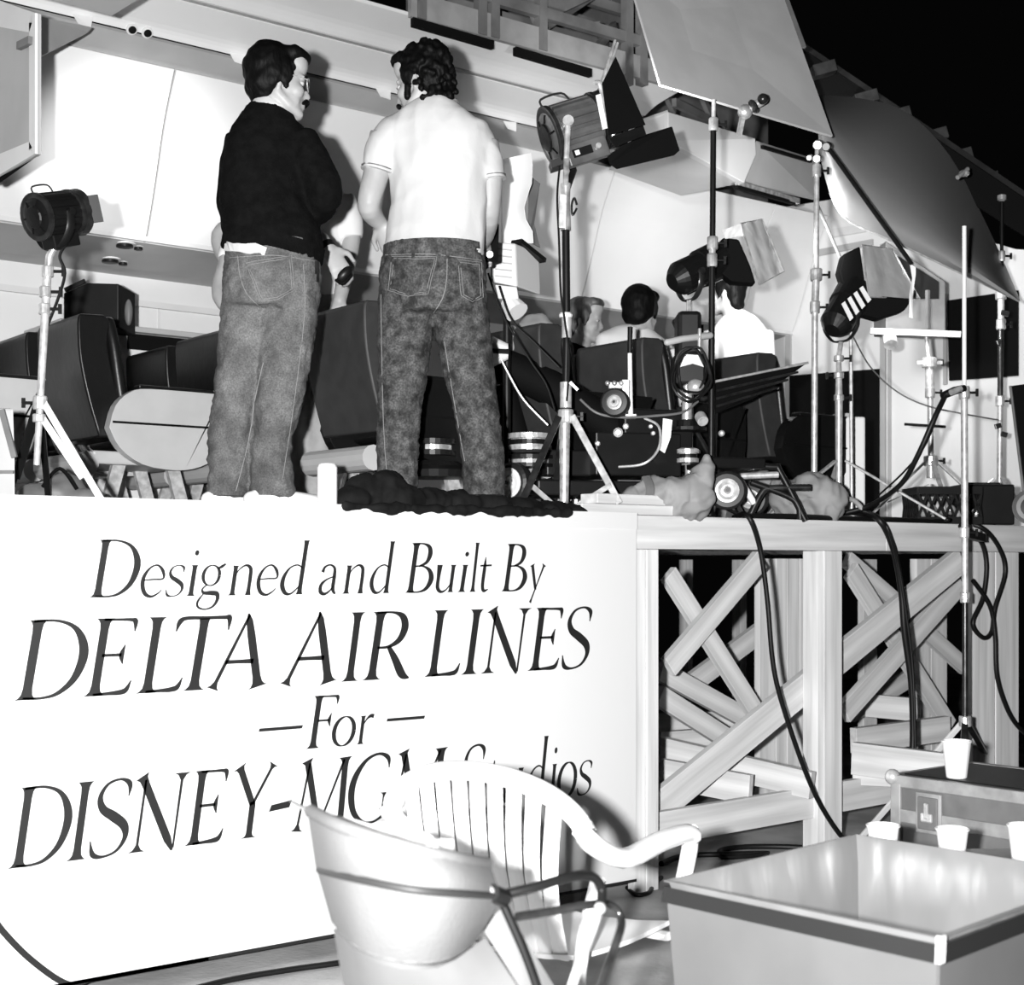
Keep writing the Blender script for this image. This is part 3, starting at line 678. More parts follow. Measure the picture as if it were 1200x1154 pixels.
hand(b, P(322, 250, D=D1 + .26), -RT + UP * .1, FW, 1, 1.0, .6); hand(b, P(340, 248, D=D1 + .28), RT, FW, -1, 1.0, .6)
b.build('body', M_SKIN, r1, remesh=.0075, sm=3)
b = MB(); ringpath(b, RT1, D1, 25); [limb(b, a, D1, round1=False) for a in (AR1, AL1)]
sw = b.build('sweater', M_SWEAT, r1, remesh=.011, sm=5, wr=(.012, 6, .8, 1))
b = MB(); ringpath(b, [(322, 280, 0, 60, 43.5), (319, 297, 0, 60, 43.5)], D1, 25, 1, .004); b.build('sweater_rib', M_SWEAT, sw, smooth=True)
b = MB(); ringpath(b, HP1, D1, 25); [limb(b, a, D1) for a in (LL1, LR1)]
je = b.build('jeans', M_DEN1, r1, remesh=.010, sm=4, wr=(.011, 11, 1.3, 1)); bv = bvh_of(je)
patch(bv, [(289, 308), (341, 300), (344, 340), (305, 352)], je, M_DEN1, tip=5)
stitch(bv, [(279, 300), (282, 325), (290, 345), (304, 358), (309, 362)], je); stitch(bv, [(270, 302), (320, 299), (368, 306)], je)
stitch(bv, [(355, 310), (357, 360), (351, 420), (343, 480), (331, 560)], je, 'outer_seam'); stitch(bv, [(309, 425), (300, 465), (290, 520), (276, 575)], je, 'inner_seam', .002)
b = MB(); ringpath(b, [(321, 284, 0, 55.5, 41), (321, 293, 0, 55.5, 41.5)], D1, 25, 1, .006); b.build('waistband', M_DEN1, je, smooth=True)
for lg in (LL1, LR1):
    b = MB(); limb(b, [(lg[-1][0], 575, lg[-1][2], lg[-1][3] + .8), (lg[-1][0], 581, lg[-1][2], lg[-1][3] + .8)], D1); b.build('cuff', M_DEN1, je, smooth=True)
q = [hit(bv, x, y, .020) for x, y in crom([(270, 286), (283, 286), (300, 289), (312, 293)], 3)]; q2 = [hit(bv, x, y, .022) for x, y in crom([(269, 296), (285, 297), (300, 297), (312, 298)], 3)]
if all(p is not None for p in q + q2): b = MB(); b.sheet([q, q2], .006); b.build('shirt_tail', M_POLO, r1)
b = MB(); ringpath(b, [(316, 116, 0, 19, 17), (317, 131, 0, 27, 23)], D1, 25); b.build('shirt_collar', M_POLO, r1, remesh=.008, sm=2)
for x in (0, 1):
    b = MB(); p = hit(bv, 367 + x * 2, 306, .012)
    if p is not None: b.beam(p, p - UP * (.05 + .03 * x), .008, .004); b.build('keys', M_DARKMET, r1)
shoe(r1, P(263, 595, D=D1 + .02), 40, M_RUBW); shoe(r1, P(316, 595, D=D1 - .02), 62, M_RUBW)
eyes(h1, r1); hair(h1, r1, M_HAIR, 'mop', .006, 22)
b = MB()
for q in (-1, 1): h1.t(b, [(.101, q * .004, -.050), (.096, q * .018, -.052), (.082, q * .034, -.066)], [.010, .0105, .006], round0=True, round1=True); h1.e(b, .088, q * .032, .031, .008, .019, .005)
b.build('moustache', M_HAIR, r1, remesh=.004, sm=1)
gl = MB()
for q in (-1, 1):
    c = [(.100 - .010 * abs(math.cos(a)) * (1 if math.cos(a) * q > 0 else -.2), q * .034 + .026 * math.cos(a), .004 + .023 * math.sin(a)) for a in [k * math.pi / 8 for k in range(17)]]
    gl.tube([h1.p(*p) for p in c], .0022, 6); gl.tube([h1.p(.092, q * .060, .014), h1.p(.05, q * .078, .016), h1.p(-.005, q * .086, .012)], .0022, 6)
gl.tube([h1.p(.104, -.01, .008), h1.p(.104, .01, .008)], .002, 6); g = gl.build('glasses', M_CHROME, r1, smooth=True)
for q in (-1, 1): b = MB(); h1.e(b, .090, q * .036, .003, .010, .025, .022, 12); b.build('lens', M_GLASS, g, smooth=True)

# ---- curly man in the white polo
D2 = 5.80
r2 = thing('person', 'person with curly dark hair in white polo shirt and acid-washed jeans, seen from behind', 'person', P(515, 600, D=D2)); r2.location.z = ZS
RT2 = [(512, 122, .02, 21, 20), (511, 130, .01, 34, 26), (509, 139, 0, 50, 29), (509, 150, 0, 62, 33), (510, 165, 0, 66, 36), (511, 182, 0, 63, 37), (514, 205, 0, 58, 38), (515, 240, 0, 55, 37), (511, 270, 0, 57, 38), (508, 297, 0, 59, 40)]
AL2 = [(452, 158, 0, 19), (442, 200, 0, 16), (432, 238, -.01, 13.5), (437, 252, .04, 12), (446, 262, .08, 9)]
AR2 = [(566, 168, 0, 19), (574, 205, 0, 15.5), (573, 250, .02, 13), (570, 272, .12, 11), (566, 284, .2, 9)]
HP2 = [(508, 290, 0, 57, 42), (507, 318, 0, 61, 45), (507, 345, 0, 63, 47), (507, 368, 0, 62, 45)]
LL2 = [(477, 356, 0, 32), (473, 420, 0, 29), (468, 480, -.01, 24), (466, 530, 0, 23), (466, 572, 0, 22)]
LR2 = [(538, 356, 0, 32), (547, 420, 0, 29), (558, 480, -.01, 24.5), (565, 530, 0, 23.5), (568, 578, 0, 23)]
h2 = Head(P(494, 101, D=D2 + .03), -62, -10, 1.08, -4)
b = MB(); add_head(b, h2, P(510, 132, D=D2)); ringpath(b, RT2, D2, -8, .88); ringpath(b, HP2, D2, -8, .9)
for a in (LL2, LR2): limb(b, a, D2, .85)
for a in (AL2, AR2): limb(b, a, D2, 1, 0, round1=True)
hand(b, P(446, 262, D=D2 + .08), RT * .32 - UP * .9 + FW * .1, -FW * .8 - RT * .5, -1, 1.1, .45); hand(b, P(566, 284, D=D2 + .2), FW - UP * .5, UP, 1, 1, .9)
b.build('body', M_SKIN, r2, remesh=.0075, sm=3)
b = MB(); ringpath(b, RT2, D2, -8)
SL = ([(462, 158, 0, 21), (449, 180, 0, 21), (444, 201, 0, 19.5)], [(560, 168, 0, 21), (570, 190, 0, 18.5), (574, 211, 0, 17.5)])
[limb(b, a, D2, round0=True) for a in SL]
po = b.build('polo_shirt', M_POLO, r2, remesh=.010, sm=6, wr=(.010, 5, .7, 1)); bv = bvh_of(po)
for a in SL:
    e, e0 = a[-1], a[-2]
    for t in (0, .14):
        b = MB(); x = e[0] + (e0[0] - e[0]) * t; y = e[1] + (e0[1] - e[1]) * t
        limb(b, [(x, y, 0, e[3] + 2.4), (x + (e[0] - e0[0]) * .05, y + (e[1] - e0[1]) * .05, 0, e[3] + 2.4)], D2, n=1); b.build('sleeve_stripe', M_DGREY if t else M_POLO, po, smooth=True)
b = MB(); ringpath(b, [(512, 115, .02, 22, 21), (511, 128, .01, 31, 26)], D2, -8); co = b.build('collar', M_POLO, po, remesh=.008, sm=2)
b = MB(); ringpath(b, [(511.5, 119.5, .02, 26.2, 24.2), (511.5, 121, .02, 27, 24.7)], D2, -8, 1, .001); b.build('collar_stripe', M_GREY, co)
b = MB(); ringpath(b, HP2, D2, -8); [limb(b, a, D2) for a in (LL2, LR2)]
je = b.build('jeans', M_DEN2, r2, remesh=.010, sm=4, wr=(.011, 11, 1.3, 1)); bv = bvh_of(je)
patch(bv, [(460, 301, ), (512, 301), (502, 344), (456, 340)], je, M_DEN2, tip=6); patch(bv, [(536, 305), (563, 307), (565, 348), (540, 346)], je, M_DEN2, tip=7)
stitch(bv, [(524, 303), (523, 330), (518, 350), (508, 366)], je, r=.0022); stitch(bv, [(452, 299), (508, 298), (564, 305)], je)
stitch(bv, [(447, 345), (448, 420), (450, 500), (454, 560)], je, 'outer_seam'); stitch(bv, [(521, 400), (531, 460), (545, 540)], je, 'inner_seam')
b = MB(); ringpath(b, [(508, 288, 0, 58, 43), (508, 296, 0, 58.5, 43.5)], D2, -8, 1, .006); b.build('waistband', M_DEN2, je, smooth=True)
for x in (485, 524, 553):
    p, q = hit(bv, x, 291, .012), hit(bv, x, 303, .007)
    if p is not None and q is not None: b = MB(); b.beam(p, q, .006, .014); b.build('belt_loop', M_DEN2, je)
for lg in (LL2, LR2):
    e = lg[-1]; b = MB(); limb(b, [(e[0], e[1] - 4, e[2], e[3] + 1), (e[0], e[1] + 2, e[2], e[3] + 1)], D2); b.build('cuff', M_DEN2, je, smooth=True)
shoe(r2, P(466, 595, D=D2), -12, M_BLACK); shoe(r2, P(567, 595, D=D2 + .10), 12, M_BLACK)
eyes(h2, r2); hair(h2, r2, M_HAIR, 'curly', .005, 45)
b = MB(); [h2.t(b, [(.102, q * .004, -.050), (.097, q * .018, -.053), (.084, q * .033, -.066)], [.010, .010, .006], round0=True, round1=True) for q in (-1, 1)]; b.build('moustache', M_HAIR, r2, remesh=.004, sm=1)
# ---- viewfinder held by the curly man
vf = thing('viewfinder', 'black hand-held viewfinder at the right hand of the curly-haired person', 'viewfinder', P(573, 288, D=D2 + .3))
b = MB(); b.beam(P(573, 262, D=D2 + .3), P(572, 308, D=D2 + .3), .06, .07); b.build('body', M_BLACK, vf, bevel=.008)
b = MB(); b.cyl(P(573, 277, D=D2 + .26), P(573, 277, D=D2 + .22), .018); b.build('dial', M_CHROME, vf); b = MB(); b.cyl(P(574, 298, D=D2 + .26), P(574, 298, D=D2 + .22), .014); b.build('dial', M_DARKMET, vf)

# ---- man behind
def simple_person(label, D, foot, torso, phi, arms, hipr, legs, head, mats, hairkind, hm, hands=(), sleeves=None, shoes=(), loc=None):
    r = thing('person', label, 'person', foot)
    h = Head(P(head[0], head[1], D=D + head[2]), head[3], head[4], head[5])
    b = MB(); add_head(b, h, P(torso[0][0], torso[0][1] + 3, D=D)); ringpath(b, torso, D, phi, .88)
    if hipr: ringpath(b, hipr, D, phi, .9)
    for a in legs: limb(b, a, D, .85, round1=True)
    for a in arms: limb(b, a, D, 1, round1=True)
    for w in hands: hand(b, *w)
    b.build('body', M_SKIN, r, remesh=.010, sm=3)
    b = MB(); ringpath(b, torso, D, phi); [limb(b, a, D, round1=(sleeves is None)) for a in (sleeves or [[(q[0], q[1], q[2], q[3] * 1.22) for q in a] for a in arms])]
    b.build('shirt', mats[0], r, remesh=.012, sm=4, wr=(.009, 7, .7))
    if hipr:
        b = MB(); ringpath(b, hipr, D, phi); [limb(b, a, D, round1=True) for a in legs]; b.build('trousers', mats[1], r, remesh=.012, sm=4, wr=(.008, 8, .6))
    for s_ in shoes: shoe(r, *s_)
    eyes(h, r); hair(h, r, hm, hairkind, .004, 25, .009)
    return r
D3 = 6.95
f3 = P(362, 600, D=D3); f3.z = ZS
r3 = simple_person('person in white T-shirt and khaki trousers standing behind the dark-sweatered person', D3, f3,
    [(364, 212, 0, 18, 16), (365, 222, 0, 34, 20), (368, 236, 0, 43, 24), (368, 265, 0, 40, 25), (367, 310, 0, 37, 25), (367, 352, 0, 37, 25)], 10,
    [[(405, 236, 0, 13), (412, 275, 0, 11), (405, 318, -.05, 10), (398, 352, -.12, 8)], [(330, 236, 0, 13), (286, 258, -.02, 11), (257, 276, -.04, 10), (268, 312, -.1, 9), (284, 340, -.14, 8)]],
    [(367, 345, 0, 37, 25), (368, 372, 0, 40, 27), (368, 392, 0, 38, 26)], [[(388, 380, 0, 22), (385, 440, -.02, 20), (374, 520, 0, 16), (366, 600, 0, 15)], [(352, 380, 0, 22), (349, 440, -.02, 20), (345, 520, 0, 16), (342, 600, 0, 15)]],
    (356, 200, 0, 150, 0, .95), (M_TEE, M_KHAKI), 'short', M_HAIR,
    hands=[(P(398, 352, D=D3 - .12), -UP - RT * .2, -FW, 1, 1, .4), (P(284, 340, D=D3 - .14), -UP + RT * .6, -FW, -1, 1, .4)],
    sleeves=[[(400, 232, 0, 17), (409, 258, 0, 16), (412, 280, 0, 15.5)], [(340, 234, 0, 17), (312, 246, 0, 15), (296, 253, 0, 14)]],
    shoes=[(P(366, 600, D=D3 - .1), 170, M_DGREY), (P(342, 600, D=D3 - .1), 170, M_DGREY)])
# forearm with watch crossing in front of him belongs to a fourth person hidden behind the first
D4 = 6.15
r4 = thing('person', 'person mostly hidden behind the dark-sweatered person, wrist with black watch showing', 'person', P(340, 600, D=D4 + .3)); r4.location.z = ZS
TR4 = [(312, 216, .3, 16, 15), (312, 228, .3, 36, 22), (312, 255, .3, 36, 24), (312, 300, .3, 35, 24)]
HP4 = [(312, 298, .3, 34, 24), (312, 330, .3, 36, 26), (312, 350, .3, 34, 24)]
LG4 = [[(308, 345, .3, 18), (302, 440, .3, 15), (300, 600, .3, 13)], [(330, 345, .3, 18), (326, 440, .3, 15), (322, 600, .3, 13)]]
AM4 = [[(338, 236, .3, 14), (350, 266, .2, 12), (374, 278, .05, 9.5), (385, 291, 0, 8)], [(284, 240, .3, 14), (268, 305, .2, 12), (258, 347, .1, 10), (284, 372, 0, 9)]]
h4 = Head(P(312, 192, D=D4 + .3), 150, 0, .95)
b = MB(); add_head(b, h4, P(312, 220, D=D4 + .3)); ringpath(b, TR4, D4, 0, .9); ringpath(b, HP4, D4, 0, .9); [limb(b, a, D4, .9) for a in LG4]; [limb(b, a, D4, round1=True) for a in AM4]
hand(b, P(385, 291, D=D4), RT * .45 - UP * .8, -FW + RT * .3, 1, 1.15, .45); b.build('body', M_SKIN, r4, remesh=.009, sm=3)
b = MB(); ringpath(b, TR4, D4, 0); [limb(b, [(q[0], q[1], q[2], q[3] * 1.2) for q in a[:2]], D4) for a in AM4]; b.build('shirt', M_TEE, r4, remesh=.012, sm=4)
b = MB(); ringpath(b, HP4, D4, 0); [limb(b, a, D4) for a in LG4]; b.build('trousers', M_KHAKI, r4, remesh=.012, sm=4)
hair(h4, r4, M_HAIR, 'short', .004, 25, .01); eyes(h4, r4); shoe(r4, P(300, 600, D=D4 + .3), 180, M_DGREY); shoe(r4, P(322, 600, D=D4 + .3), 180, M_DGREY)
b = MB(); limb(b, [(382, 287, .01, 9.6), (385.5, 292, 0, 9.4)], D4); w = b.build('wrist_watch', M_BLACK, r4, smooth=True)
ob = thing('folded_pouch', 'small black pouch held against the hip of the white T-shirted person', 'pouch', P(403, 322, D=D4 - .02))
b = MB(); b.ell(P(403, 322, D=D4 + .02), (.05, .035, .03), (RT * .7 + UP * .7, FW, UP * .7 - RT * .7)); b.build('body', M_BLACK, ob, smooth=True); b = MB(); b.tube(smooth3([P(394, 328, D=D4), P(402, 332, D=D4 - .03), P(412, 322, D=D4)]), .008, 6); b.build('strap', M_BLACKM, ob)
# seated people in the cabin seats
D5 = 8.45
f5 = P(678, 500, D=D5); f5.z = ZS + .45
simple_person('person with short light hair in dark top sitting in profile, facing right', D5, f5,
    [(679, 405, 0, 12, 11), (676, 414, 0, 24, 15), (673, 430, 0, 29, 18), (672, 470, 0, 27, 19), (672, 510, 0, 29, 22)], 40,
    [[(655, 420, 0, 9), (652, 455, 0, 8), (668, 485, -.1, 7)], [(694, 420, .1, 9), (700, 455, .1, 8), (712, 480, .1, 7)]], [(672, 505, 0, 30, 22), (672, 525, 0, 30, 22)], [[(675, 520, 0, 15), (720, 520, .1, 13)], [(668, 520, .15, 15), (715, 515, .25, 13)]],
    (686, 378, 0, 104, -4, 1.0), (M_SWEAT, M_DGREY), 'short', M_HAIRB)
D6 = 7.95
f6 = P(748, 520, D=D6); f6.z = ZS + .45
simple_person('person with thick dark hair in white shirt seen from behind, sitting in the left seat', D6, f6,
    [(748, 381, 0, 15, 13), (747, 388, 0, 30, 18), (745, 400, 0, 50, 22), (744, 425, 0, 53, 24), (744, 465, 0, 48, 25), (744, 510, 0, 48, 26)], 20,
    [[(706, 408, 0, 12), (694, 450, .02, 11), (708, 480, .2, 9)], [(788, 410, 0, 12), (798, 455, .02, 11), (792, 480, .2, 9)]], [(744, 505, 0, 46, 27), (744, 530, 0, 46, 27)], [[(730, 525, 0, 18), (760, 520, .35, 16)], [(760, 525, 0, 18), (790, 520, .35, 16)]],
    (752, 369, 0, 36, -8, 1.0), (M_TEE, M_DGREY), 'mop', M_HAIR)
D7 = 8.45
f7 = P(866, 520, D=D7); f7.z = ZS + .45
simple_person('person in white shirt seen from behind, sitting in the right seat, head turned left', D7, f7,
    [(860, 365, 0, 13, 12), (862, 374, 0, 24, 16), (865, 387, 0, 33, 20), (866, 410, 0, 34, 21), (866, 450, 0, 33, 22), (866, 510, 0, 36, 24)], 10,
    [[(836, 390, 0, 11), (830, 435, 0, 10), (838, 470, .2, 8)], [(893, 390, 0, 11), (898, 435, 0, 10), (896, 470, .2, 8)]], [(866, 505, 0, 36, 24), (866, 530, 0, 36, 24)], [[(855, 525, 0, 16), (880, 520, .3, 15)], [(880, 525, 0, 16), (905, 520, .3, 15)]],
    (852, 345, 0, -55, 2, 1.0), (M_TEE, M_DGREY), 'short', M_HAIR)
# ================================================================== cabin seats (all face +X)
def seat_mesh(root, x, y, M_SHELL=M_SHELL, base=M_SHELL, bm_=M_LEATH):
    o = V((x, y, ZS)); w = .25
    b = MB()
    pf = crom([(.17, .36), (.12, .46), (.07, .62), (.04, .78), (.05, .88), (.02, .91)], 3); bk_ = crom([(-.09, .905), (-.10, .86), (-.09, .70), (-.05, .52), (.0, .36)], 3)
    prof_ = pf + bk_
    b.prism([o + V((px_, -w, pz_)) for px_, pz_ in prof_], (0, 2 * w, 0)); b.build('seat_back', bm_, root, bevel=.03, smooth=True)
    for q in (-1, 1):
        b = MB(); b.tube(smooth3([o + V((.13, q * (w - .02), .44)), o + V((.10, q * (w - .015), .6)), o + V((.075, q * (w - .02), .78)), o + V((.06, q * (w - .04), .88))]), .03, 8, round0=True, round1=True); b.build('wing', M_LEATH, root, smooth=True)
    b = MB(); b.box(o + V((.36, 0, .40)), (.46, .46, .14)); b.build('cushion', M_LEATH, root, bevel=.035, smooth=True)
    b = MB(); b.tube([o + V((-.06, -.26, .24)), o + V((-.06, .26, .24))], .055, 14); b.build('base_tube', base, root, smooth=False)
    b = MB(); b.box(o + V((.22, 0, .27)), (.5, .5, .06)); b.build('seat_pan', M_SHELL, root, bevel=.01)
    for q in (-1, 1):
        b = MB(); b.beam(o + V((.05, q * .18, 0)), o + V((.12, q * .18, .25)), .06, .03, wide=(1, 0, 0)); b.build('leg', M_ALU, root)
        b = MB(); b.beam(o + V((.45, q * .18, 0)), o + V((.38, q * .18, .25)), .06, .03, wide=(1, 0, 0)); b.build('leg', M_ALU, root)
        yy = q * (w + .035)
        p2 = crom([(.02, .40), (.05, .50), (.12, .565), (.22, .585), (.55, .585), (.57, .58), (.575, .42)], 3) + crom([(.575, .42), (.55, .30), (.46, .24), (.34, .22), (.18, .24), (.07, .31), (.02, .40)], 3)[1:-1]
        b = MB(); b.prism([o + V((px_, yy - .03, pz_)) for px_, pz_ in p2], (0, .06, 0)); a = b.build('armrest', M_SHELL, root, bevel=.012)
        b = MB(); b.box(o + V((.36, yy, .592)), (.40, .062, .018)); b.build('pad', M_LEATH, a, bevel=.006)
        b = MB(); b.box(o + V((.30, yy, .425)), (.53, .068, .010)); b.build('groove', M_BLACKM, a)
seats = [(2.60, 6.55, 'dark leather cabin seat with pale armrest pod, just right of the left lamp tripod'), (1.75, 6.55, 'dark leather cabin seat cut by the left edge of the picture'),
         (3.30, 6.55, 'dark leather cabin seat directly left of the faded jeans'), (2.60, 7.20, 'dark window-side cabin seat behind the pale armrest pod, below the black monitor'), (3.32, 7.20, 'dark window-side cabin seat between the pale armrest pod and the faded jeans'),
         (3.42, 5.48, 'dark cabin seat between the two jeans-clad men'), (4.37, 5.48, 'dark cabin seat with a grey jacket over its back, right of the acid-washed jeans'),
         (5.04, 5.50, 'dark cabin seat with its wide back to the viewer, in front of the thick-haired person'), (5.87, 5.50, 'dark cabin seat with its back to the viewer, right of the film camera column'),
         (5.16, 6.14, 'dark cabin seat under the thick-haired person in white'), (5.98, 6.14, 'dark cabin seat under the person whose head turns left'), (5.36, 6.79, 'dark cabin seat under the person with short light hair')]
for i, (x, y, lab) in enumerate(seats):
    if i == 0: s0 = thing('airline_seat', lab, 'seat', (x, y, ZS), 'cabin seats'); seat_mesh(s0, x, y); continue
    if i == 5: s0 = thing('airline_seat', lab, 'seat', (x, y, ZS), 'cabin seats'); seat_mesh(s0, x, y, M_LEATH, M_SHELL, M_SEATBACK); continue
    c = copy_tree(s0); c.location = (x, y, ZS); c['label'] = lab
jk = thing('grey_jacket', 'crumpled grey jacket draped over a seat back beside the big lamp stand', 'jacket', (4.37, 5.4, ZS + .9))
b = MB()
for px, py, r in ((628, 395, .10), (645, 410, .11), (622, 420, .10), (648, 435, .08), (612, 402, .08)): b.ell(P(px, py, D=6.95), (r, .06, r * 1.2), (RT, FW, UP))
b.build('cloth', M_BAG, jk, remesh=.014, sm=4, wr=(.02, 9))
# console cabinet and black monitor at the left
cb = thing('console_cabinet', 'white cabinet with thin shelf top behind the left seats, carrying the black monitor', 'cabinet', (2.9, 7.6, ZS))
ztop_ = P(112, 379, Y=7.5).z
b = MB(); b.box2((pz(112, 7.5), 7.5, ZS), (pz(240, 7.5), 7.95, ztop_ - .03)); b.build('carcass', M_WHITE2, cb, bevel=.005)
b = MB(); b.box2((pz(70, 7.45), 7.45, ztop_ - .03), (pz(250, 7.45), 7.98, ztop_)); b.build('shelf', M_SHELL, cb, bevel=.005)
b = MB(); b.box2((pz(150, 7.49), 7.485, ztop_ - .12), (pz(240, 7.49), 7.499, ztop_ - .035)); b.build('recess', M_BLACKM, cb)
mo = thing('monitor', 'black monitor with oval screen on the shelf behind the left lamp stand', 'monitor', P(110, 383, Y=7.6))
base = [(74, 343), (102, 331), (139, 332), (139, 384), (74, 378)]
e = P(158, 343, D=7.85) - P(139, 332, D=7.72)
b = MB(); b.prism([P(x, y, D=7.72) for x, y in base], e + FW * .02); b.build('housing', M_BLACK, mo, bevel=.008)
c = P(146, 363, D=7.66); b = MB(); b.ell(c + FW * .08, (.022, .02, .07), (RT, FW, UP)); b.build('screen', M_DGREY, mo, smooth=True)
b = MB(); b.beam(P(76, 340, D=7.7), P(100, 329, D=7.7), .02, .02); b.build('handle', M_DARKMET, mo)
# ================================================================== stands and lamps
def pole(root, pts, name='pole', m=None, seg=10):
    """pts: (point, radius)"""
    b = MB(); b.tube([p for p, r in pts], [r for p, r in pts], seg); return b.build(name, m or M_CHROME, root, smooth=True)
def collar(root, p, r, h=.05, m=None, knob=None):
    b = MB(); b.lathe(p - UP * h / 2, UP, [(0, r * .9), (h * .1, r), (h * .9, r), (h, r * .9)], 14); o = b.build('collar', m or M_CHROME, root, smooth=False)
    if knob is not None:
        k = V(knob); b = MB(); b.cyl(p + k * r, p + k * (r + .04), .006); b.beam(p + k * (r + .035) - UP * .018, p + k * (r + .035) + UP * .018, .012, .01, wide=k); b.build('knob', M_BLACK, o)
    return o
def legs3(root, top, zfoot, rad, angs, m=None, r=.011, brz=None, low=None):
    for a in angs:
        d = RT * math.cos(math.radians(a)) + FW * math.sin(math.radians(a)); f = V((top.x, top.y, zfoot)) + d * rad
        b = MB(); b.beam(top + d * .03, f + UP * .012, .026, .012, wide=d.cross(UP)); lg = b.build('leg', m or M_ALU, root, bevel=.003)
        b = MB(); b.ell(f + UP * .012, (.016, .016, .012), seg=8); b.build('foot', M_RUBBER, lg, smooth=True)
        if low is not None:
            q = top + (f - top) * .62; c = V((top.x, top.y, low)); b = MB(); b.beam(c + d * .015, q, .016, .006, wide=d.cross(UP)); b.build('leg_brace', m or M_ALU, root)
def fresnel(root, c, ax, R, L, body, nrib=20, ring=M_DARKMET, up=None):
    """c: middle of the housing; ax: beam direction"""
    ax = V(ax).normalized(); side = ax.cross(UP).normalized(); up = side.cross(ax)
    a = c - ax * L / 2
    b = MB(); b.lathe(a, ax, [(-.02 * L, R * .45), (0, R * .7), (.03 * L, R * .9), (.10 * L, R * .93), (.92 * L, R * .93), (1.0 * L, R * .98)], 28); h = b.build('housing', body, root, smooth=False)
    for k in range(nrib):
        t = 2 * math.pi * k / nrib; d = side * math.cos(t) + up * math.sin(t)
        b = MB(); b.beam(a + ax * L * .14 + d * R * .96, a + ax * L * .86 + d * R * .96, R * .11, R * .16, wide=d); b.build('cooling_rib', body, h)
    for x, w in ((0.02, .07), (.90, .07)):
        b = MB(); b.lathe(a + ax * L * x, ax, [(0, R * .98), (0.001, R * 1.06), (L * w, R * 1.06), (L * w + .001, R * .98)], 28); b.build('band', ring, h)
    b = MB(); b.lathe(a + ax * (-.03 * L), -ax, [(0, R * .5), (.03 * L, R * .45), (.04 * L, R * .2)], 18); b.build('rear_vent', M_BLACK, h)
    for k in range(6):
        t = 2 * math.pi * k / 6; d = side * math.cos(t) + up * math.sin(t); b = MB(); b.beam(a - ax * .012 * L + d * R * .5, a + ax * .02 * L + d * R * .78, R * .1, R * .06, wide=ax); b.build('vent_slot', M_BLACKM, h)
    f = a + ax * L
    b = MB(); b.lathe(f, ax, [(0, R * .86), (L * .02, R * 1.02), (L * .18, R * 1.05), (L * .19, R * .9), (L * .12, R * .86)], 28); b.build('lens_ring', ring, root)
    b = MB(); b.lathe(f + ax * L * .08, ax, [(0, R * .85), (L * .03, R * .7), (L * .06, R * .2)], 22); b.build('lens', M_GLASS, root, smooth=True)
    b = MB(); q = [a + ax * L * .1 + up * R * .98, a + ax * L * .1 + up * R * 1.3, a + ax * L * .5 + up * R * 1.32, a + ax * L * .62 + up * R * .98]; b.tube(smooth3(q, 4), R * .04, 6); b.build('handle', M_DARKMET, root, smooth=True)
    return a, f, side, up
def yoke(root, c, side, R, down, m=M_CHROME, t=.02):
    q = [c + side * R * 1.12, c + side * R * 1.12 + down * R * .7, c + side * R * .6 + down * R * 1.35, c + down * R * 1.45, c - side * R * .6 + down * R * 1.35, c - side * R * 1.12 + down * R * .7, c - side * R * 1.12]
    b = MB(); b.tube(smooth3(q, 5), (t, t * .35), 8, wide=V((side.y, -side.x, 0))); y = b.build('yoke', m, root, smooth=True)
    for q in (-1, 1): b = MB(); b.cyl(c + side * q * R * 1.0, c + side * q * R * 1.28, R * .17); b.build('pivot_knob', m, y)
    return c + down * R * 1.45
def spotkind(name, at, to, p, size, r=.06): return spot(name, at, to, p, size, .7, r)
# left lamp, aimed at the cabin wall
LD = 5.35
lt = thing('fresnel_lamp', 'black ribbed fresnel lamp on chrome tripod at left, seen from behind', 'lamp', P(46, 600, D=LD)); lt.location.z = ZS
target = P(150, 190, Y=YW - .7)
c = P(63, 252, D=LD); ax = (target - c).normalized() * .7 + RT * .55; ax.normalize()
a, f, sd, up_ = fresnel(lt, c, ax, .082, .17, M_BLACK, 18)
yb = yoke(lt, c, sd, .085, -UP, M_BLACK, .018)
b = MB(); b.box(c - UP * .09 + FW * .02 + RT * .02, (.12, .07, .05), (ax, sd, up_)); b.build('switch_box', M_BLACK, lt, bevel=.005)
for k in (-1, 1):
    d = sd * k; b = MB(); b.prism([f + ax * .02 + d * .08 - up_ * .05, f + ax * .02 + d * .08 + up_ * .05, f + ax * .05 + d * .10 + up_ * .05, f + ax * .05 + d * .10 - up_ * .05], d * .003); b.build('barn_door', M_BLACK, lt)
s_top = P(58, 300, D=LD); s_mid = P(51, 365, D=LD); s_bot = P(43, 545, D=LD)
pole(lt, [(yb, .014), (s_top, .014), (P(55, 330, D=LD), .015)], 'spigot'); pole(lt, [(P(55, 328, D=LD), .016), (s_bot, .012)], 'pole', M_ALU)
for px, py in ((56, 318), (53, 342), (52, 362)): collar(lt, P(px, py, D=LD), .022, .04, M_CHROME, RT)
b = MB(); b.tube(smooth3([c - UP * .1 + RT * .05, P(70, 300, D=LD), P(76, 320, D=LD), P(68, 350, D=LD), P(52, 390, D=LD + .03)]), .006, 6); b.build('power_cord', M_RUBBER, lt, smooth=True)
collar(lt, P(47, 472, D=LD), .026, .05, M_ALU, -RT); collar(lt, P(46, 490, D=LD), .024, .03, M_ALU)
